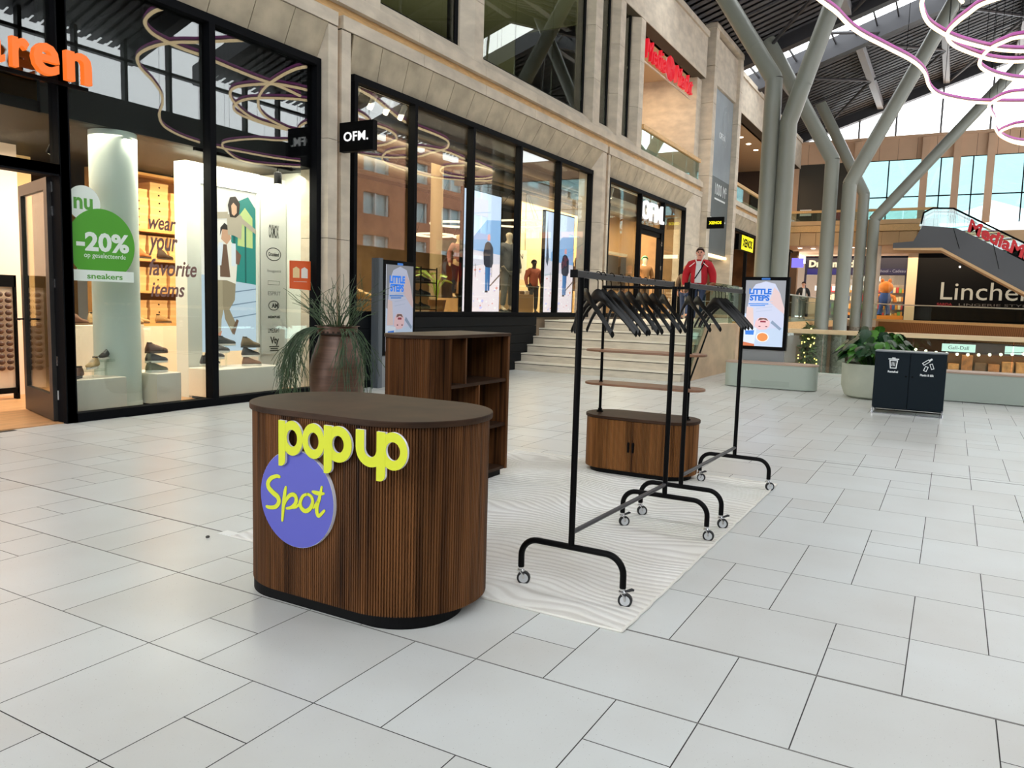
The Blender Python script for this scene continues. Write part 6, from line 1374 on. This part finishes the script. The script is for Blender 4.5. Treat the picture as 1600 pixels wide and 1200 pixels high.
# slim white pole and far shopfronts
tag(MB().tube([(44.1, 3.58, 1.08), (44.1, 3.58, 4.84)], .15, 14).build('white_pole', M('pole_cream', (222, 206, 186), .5), smooth=True), 'slim cream pole under the far gallery beside the farthest pair of columns', 'column')
tf = thing('toy_shop_front', 'dark blue toy shop front with lit windows across the void', 'shopfront', (49.7, 5, 1.1))
NB = M('dark_blue_fascia', (16, 18, 44), .4)
MB().box(49.6, 49.8, 2.45, 7.95, 3.62, 4.72).build('fascia', NB, tf)
MB().box(49.57, 49.6, 5.9, 7.8, 3.64, 3.98).build('blue_band', M('royal_blue', (30, 34, 150), .4, emit=.25), tf); MB().box(49.57, 49.6, 2.5, 5.85, 3.66, 4.0).build('blue_band', M('indigo', (28, 24, 92), .4, emit=.2), tf)
CRM = M('cream_lit', (240, 226, 190), .4, emit=.9)
text('lettering', 'Dreamland', (49.56, 7.72, 4.06), *AXB, 2.5, .42, CRM, tf, .03, bold=.05); text('lettering', '- School - Cadeau', (49.55, 4.15, 3.78), *AXB, 1.6, .16, M('pale_print', (206, 204, 220), .5, emit=.3), tf, .01)
b = MB()
for y in (2.5, 4.3, 6.1, 7.9): b.box(49.6, 49.75, y-.06, y+.06, 1.1, 3.65)
b.box(49.6, 49.75, 2.5, 7.9, 1.1, 1.3).build('frame', NB, tf)
MB().box(49.66, 49.68, 2.5, 6.0, 1.3, 3.6).build('pane', GLASS, tf)
MB().box(49.58, 49.6, 2.5, 4.2, 1.12, 1.34).build('orange_kickboard', M('orange_board', (226, 140, 54), .5), tf); MB().box(49.58, 49.6, 4.2, 5.0, 1.12, 1.34).build('pink_kickboard', M('pink_board', (196, 70, 110), .5), tf)
# goods inside the toy shop: shelves with coloured boxes
for i, y in enumerate((3.0, 4.2, 5.4, 6.6)):
    t = thing('toy_shelf', 'toy shelf with bright boxes, %s from the cream pier' % ordw[i], 'shelving', (53, y, 1.1)); rn = random.Random(20+i)
    MB().box(53, 53.5, y-.5, y+.5, 1.1, 3.2).build('body', M('shelf_grey', (150, 140, 130), .6), t); g = MB()
    for s_ in range(4):
        for q in range(6): g.mat(rn.randint(0, 4)).box(52.8, 53.1, y-.48+.16*q, y-.34+.16*q, 1.2+.5*s_, 1.42+.5*s_+rn.random()*.16)
    tag(g.build('toy_boxes', [M('toy_a', (226, 150, 60), .5), M('toy_b', (200, 60, 60), .5), M('toy_c', (240, 220, 180), .5), M('toy_d', (60, 100, 170), .5), M('toy_e', (120, 170, 90), .5)], t), kind='stuff')
for i, (y, z, w) in enumerate(((7.2, 2.75, .8), (6.3, 2.75, .6), (5.2, 2.8, .7), (4.6, 3.35, 1.3))):
    tag(MB().box(51.5, 51.55, y-w/2, y+w/2, z, z+.28).build('light_box', M('lit_panel_white', (250, 248, 236), .4, emit=1.6)), 'white lit panel inside the toy shop, %s counting from its door' % ordw[i], 'light panel')
# display figure in the toy shop window: a plain stuffed toy
tg = thing('display_toy', 'big orange and blue stuffed display toy in the toy shop window', 'toy', (50.4, 3.55, 1.35))
OR = M('plush_orange', (226, 130, 50), .8); BLU = M('plush_blue', (36, 70, 140), .8)
MB().ball((50.4, 3.55, 2.95), .34, .4, .36, 16, 10).build('head', OR, tg, smooth='all'); MB().ball((50.4, 3.55, 2.3), .28, .36, .42, 14, 9).build('body', BLU, tg, smooth='all')
for s_ in (-1, 1):
    MB().tube([(50.4, 3.55+.25*s_, 2.5), (50.35, 3.55+.5*s_, 2.35), (50.3, 3.55+.55*s_, 2.1)], .1, 8).build('arm', OR, tg, smooth=True)
    MB().tube([(50.4, 3.55+.16*s_, 2.0), (50.4, 3.55+.2*s_, 1.6), (50.3, 3.55+.22*s_, 1.36)], .12, 8).build('leg', BLU, tg, smooth=True)
    MB().ball((50.4, 3.55+.2*s_, 3.32), .06, .1, .14, 8, 6).build('ear', OR, tg, smooth='all')
# black lingerie shop front
lf = thing('black_shop_front', 'black shop front with pale Linchen lettering under the escalator', 'shopfront', (49.5, -2, 1.1))
MB().box(49.5, 49.6, -12, 1.95, 1.101, 4.835).build('glazing', M('black_glazing', (4, 4, 5), .5, spec=.15), lf)
PALE = M('pale_gold_letter', (206, 196, 172), .5, emit=.55)
text('lettering', 'Linchen', (49.49, .72, 2.3), *AXB, 4.3, .95, PALE, lf, .03); text('tag_line', 'LINGERIE STYLISTS', (49.49, .0-.2, 1.98), *AXB, 4.0, .13, M('dim_letter', (110, 106, 104), .5), lf, .01)
text('brand_name', 'SARDA', (49.49, .86, 1.97), *AXB, .75, .15, M('red_letter', (176, 24, 34), .5, emit=.2), lf, .01, bold=.04)
MB().box(49.45, 49.5, -12, 1.95, 1.101, 1.2).build('kickplate', BLACK, lf)
for i, (y, z) in enumerate(((-.35, 4.25), (-.95, 3.7), (-2.2, 3.6), (-.1, 3.75))): tag(MB().ball((48.6, y, z+.3), .05, .05, .05, 10, 6).build('ceiling_downlight', M('lamp_glow')), 'small bright lamp before the black shop front, %s' % ['highest one', 'beneath the highest', 'toward the letter n', 'closest to the cream pier'][i], 'ceiling light')
for i, y in enumerate((7.5, 6.9, 6.2, 4.9, 4.3)): tag(MB().lathe([(.1, 4.825), (.12, 4.84)], 44.8+.5*(i % 3), y, 14).build('ceiling_downlight', M('lamp_glow')), 'downlight in the far arcade soffit, %s from the facade corner' % ordw[i], 'ceiling light')
# purple sign at the corner and railing of the far floor
tag(MB().box(44.0, 44.1, 7.15, 7.75, 3.75, 4.25).build('purple_sign', M('purple_lit', (130, 120, 250), .4, emit=1.2)), 'small glowing purple sign at the far corner of the facade', 'sign')
fr_ = thing('far_floor_railing', 'slim glass railing along the slatted far floor edge', 'railing', (40, 0, 1.16))
MB().tube([(p.x+.1, p.y, 1.97-.3*(i/len(pp))) for i, p in enumerate(pp)], .03, 6).build('handrail', M('pale_steel', (206, 206, 196), .35, .6), fr_, smooth=True)
g = MB()
for i in range(0, len(pp)-6, 6): a, c = pp[i], pp[i+6]; g.add([(a.x+.1, a.y, 1.16), (c.x+.1, c.y, 1.16), (c.x+.1, c.y, 1.9-.3*(i/len(pp))), (a.x+.1, a.y, 1.9-.3*(i/len(pp)))], [(0, 1, 2, 3)])
g.build('glass_panel', RAILGL, fr_)
lr_ = thing('landing_railing', 'glass railing along the landing edge behind the stairs', 'railing', (31, 4.45, 1.07))
for i in range(12): MB().box(19.2+2.0*i, 21.17+2.0*i, 4.76, 4.775, 1.07, 1.95).build('glass_panel', RAILGL, lr_)
MB().tube([(19.1, 4.77, 1.97), (43.4, 4.77, 1.97)], .025, 6).build('handrail', M('pale_steel', (206, 206, 196), .35, .6), lr_, smooth=True)
tag(MB().box(19.13, 43.4, 4.7, 4.78, .8, 1.07).build('landing_edge', OAK), 'oak edge board along the landing floor', 'edge board')
# lower floor: lit signs, bar, garland bulbs
SIGW = M('mint_lit_sign', (226, 246, 238), .4, emit=1.3)
for y0, y1, wd, lab in ((-.95, .35, 'Gall-Dall', 'mint lit sign panel with lettering hung below the slatted edge'), (-3.6, -2.05, '', 'blank mint lit sign panel further along below the slatted edge')):
    t = thing('lit_sign', lab, 'sign', (39.9, (y0+y1)/2, -.15)); MB().box(39.9, 40, y0, y1, -.16, .18).build('panel', SIGW, t)
    if wd: text('lettering', wd, (39.89, y1-.25, -.06), *AXB, .8, .16, M('sign_ink', (70, 80, 76), .5), t, .01)
    b = MB()
    for y in (y0+.1, y1-.1): b.tube([(39.95, y, .18), (39.95, y, .6)], .01, 4)
    b.build('hanger_rod', BLACK, t)
BULB = M('bulb_glow', (255, 232, 196), .4, emit=7)
gl = None
for i in range(17):
    y = 1.35-.31*i; z = .28-.1*math.sin(i*.33)-.02*i*.3
    if gl is None: gl = MB().ball((0, 0, 0), .048, n=10, m=6).build('festoon_bulb', BULB, smooth='all'); o = gl
    else: o = gl.copy(); COL.objects.link(o)
    o.location = (30, y, z); tag(o, 'round glowing festoon bulb, %d along the string over the void' % (i+1), 'bulb', 'festoon bulbs over the void')
tag(MB().tube(smooth_pts([(30, 1.35-.31*i, .335-.1*math.sin(i*.33)-.006*i) for i in range(17)], 3), .008, 4).build('festoon_cable', BLACK), 'thin black cable of the festoon lights over the void', 'cable')
for i in range(8):
    o = gl.copy(); COL.objects.link(o); o.location = (26, -.2-.75*i, -.75-.12*(i % 2)); tag(o, 'festoon bulb on the lower string, %d along it' % (i+1), 'bulb', 'festoon bulbs over the void')
b = MB(); rn = random.Random(3)
for i in range(26): y = 1.5-.55*i; b.mat(rn.randint(0, 2)).box(42.8, 43.5, y-.25, y+.2, -4.5, -.9+rn.random()*.5)
tag(b.build('lower_bar_goods', [M('bar_a', (150, 96, 56), .6, noise=(4, .4)), M('bar_b', (96, 66, 46), .6, noise=(4, .4)), M('bar_c', (176, 126, 80), .6, noise=(4, .4))]), 'brown bar fittings and goods on the lower floor', 'bar fittings', kind='stuff')
# decorated tree standing on the lower floor
tr = thing('decorated_tree', 'tall green tree with tiny warm lights rising through the void', 'tree', (23.5, 3.55, -4.5))
b = MB(); rn = random.Random(9)
for i in range(1500):
    z = -4.3+5.35*rn.random()**.8; R = .95*(1.0-(z+4.3)/5.6)+.08; a = rn.uniform(0, 2*PI); r = R*math.sqrt(rn.random()); c = Vector((23.5+r*math.cos(a), 3.55+r*math.sin(a)*.8, z)); s = rn.uniform(.05, .13)
    d1 = Vector((rn.uniform(-1, 1), rn.uniform(-1, 1), rn.uniform(-.6, .4))).normalized()*s; d2 = Vector((rn.uniform(-1, 1), rn.uniform(-1, 1), rn.uniform(-1, 1))).normalized()*s*.45
    b.add([c, c+d1+d2, c+d1*1.8, c+d1-d2], [(0, 1, 2, 3)])
tag(b.build('foliage', M('fir_green', (70, 80, 40), .7, noise=(5, .4)), tr), kind='stuff')
b = MB()
for i in range(170):
    z = -3.9+4.85*rn.random(); R = .98*(1.0-(z+4.3)/5.6)+.1; a = rn.uniform(0, 2*PI); b.ball((23.5+R*math.cos(a), 3.55+R*math.sin(a)*.8, z), .022, n=6, m=4)
tag(b.build('tiny_lights', M('tiny_light_glow', (255, 206, 120), .4, emit=5), tr), kind='stuff')
MB().tube([(23.5, 3.55, -4.5), (23.5, 3.55, .9)], [.1, .03], 8).build('trunk', M('bark', (70, 52, 38), .9), tr)
# ================================================================== PEOPLE
armsR = {1: ((-.04, .31, 1.16), (.03, .32, .86)), -1: ((-.04, -.31, 1.16), (.05, -.32, .88))}
p1 = figure('person', 'person in a red jacket and white collar at the top of the stairs', 'person', (17.2, 4.97, 1.072), math.radians(190), 1.69, skin=(222, 160, 138), top=(176, 16, 32), bottom=(44, 56, 84), shoes=(40, 36, 36), hair=(70, 52, 42), arms=armsR, coat=True, bulk=1.48, open_jacket=M('striped_shirt', (206, 206, 206), .8), legs={1: ((.05, .10, .5), (.02, .105, .085)), -1: ((.0, -.10, .5), (-.04, -.105, .085))})
kk = 1.0
b = MB()
for s in (-1, 1): b.tube([(.2, .045*s, 1.32), (.165, .07*s, 1.42), (.06, .1*s, 1.5), (-.05, .085*s, 1.51)], [.008, .014, .018, .016], 8)
b.build('collar', M('white_collar', (226, 216, 206), .8), p1, smooth=True, local=True)
MB().tube([(.18, .12, 1.38), (.225, .05, 1.2), (.225, -.07, 1.0)], .014, 6).build('bag_strap', BLACK, p1, local=True)
b = MB()
for z in (1.0, 1.05, 1.1, 1.15, 1.2): b.box(.2, .2165, -.05, .05, z, z+.014)
b.build('shirt_stripes', M('stripe_dark', (70, 70, 80), .8), p1, local=True)
for s in (-1, 1): MB().tube([(.2, .09*s, 1.35), (.19, .2*s, 1.26)], .009, 6).build('jacket_trim', M('white_piping', (236, 214, 214), .7), p1, local=True)
figure('person', 'person in a brown jacket and blue jeans walking away past the shop entrance', 'person', (24.0, 7.35, 1.072), .1, 1.68, skin=(206, 150, 124), top=(92, 76, 60), bottom=(40, 58, 92), shoes=(40, 36, 34), hair=(176, 126, 104), coat=True,
       legs={1: ((.1, .10, .5), (.12, .105, .085)), -1: ((-.03, -.10, .5), (-.2, -.105, .13))})
figure('person', 'person in dark clothes with a white scarf standing across the void', 'person', (40.2, 6.45, 1.072), math.radians(200), 1.8, skin=(214, 160, 136), top=(34, 32, 34), bottom=(36, 36, 40), shoes=(30, 28, 28), hair=(44, 26, 24), coat=True, open_jacket=M('white_scarf', (220, 214, 208), .8))
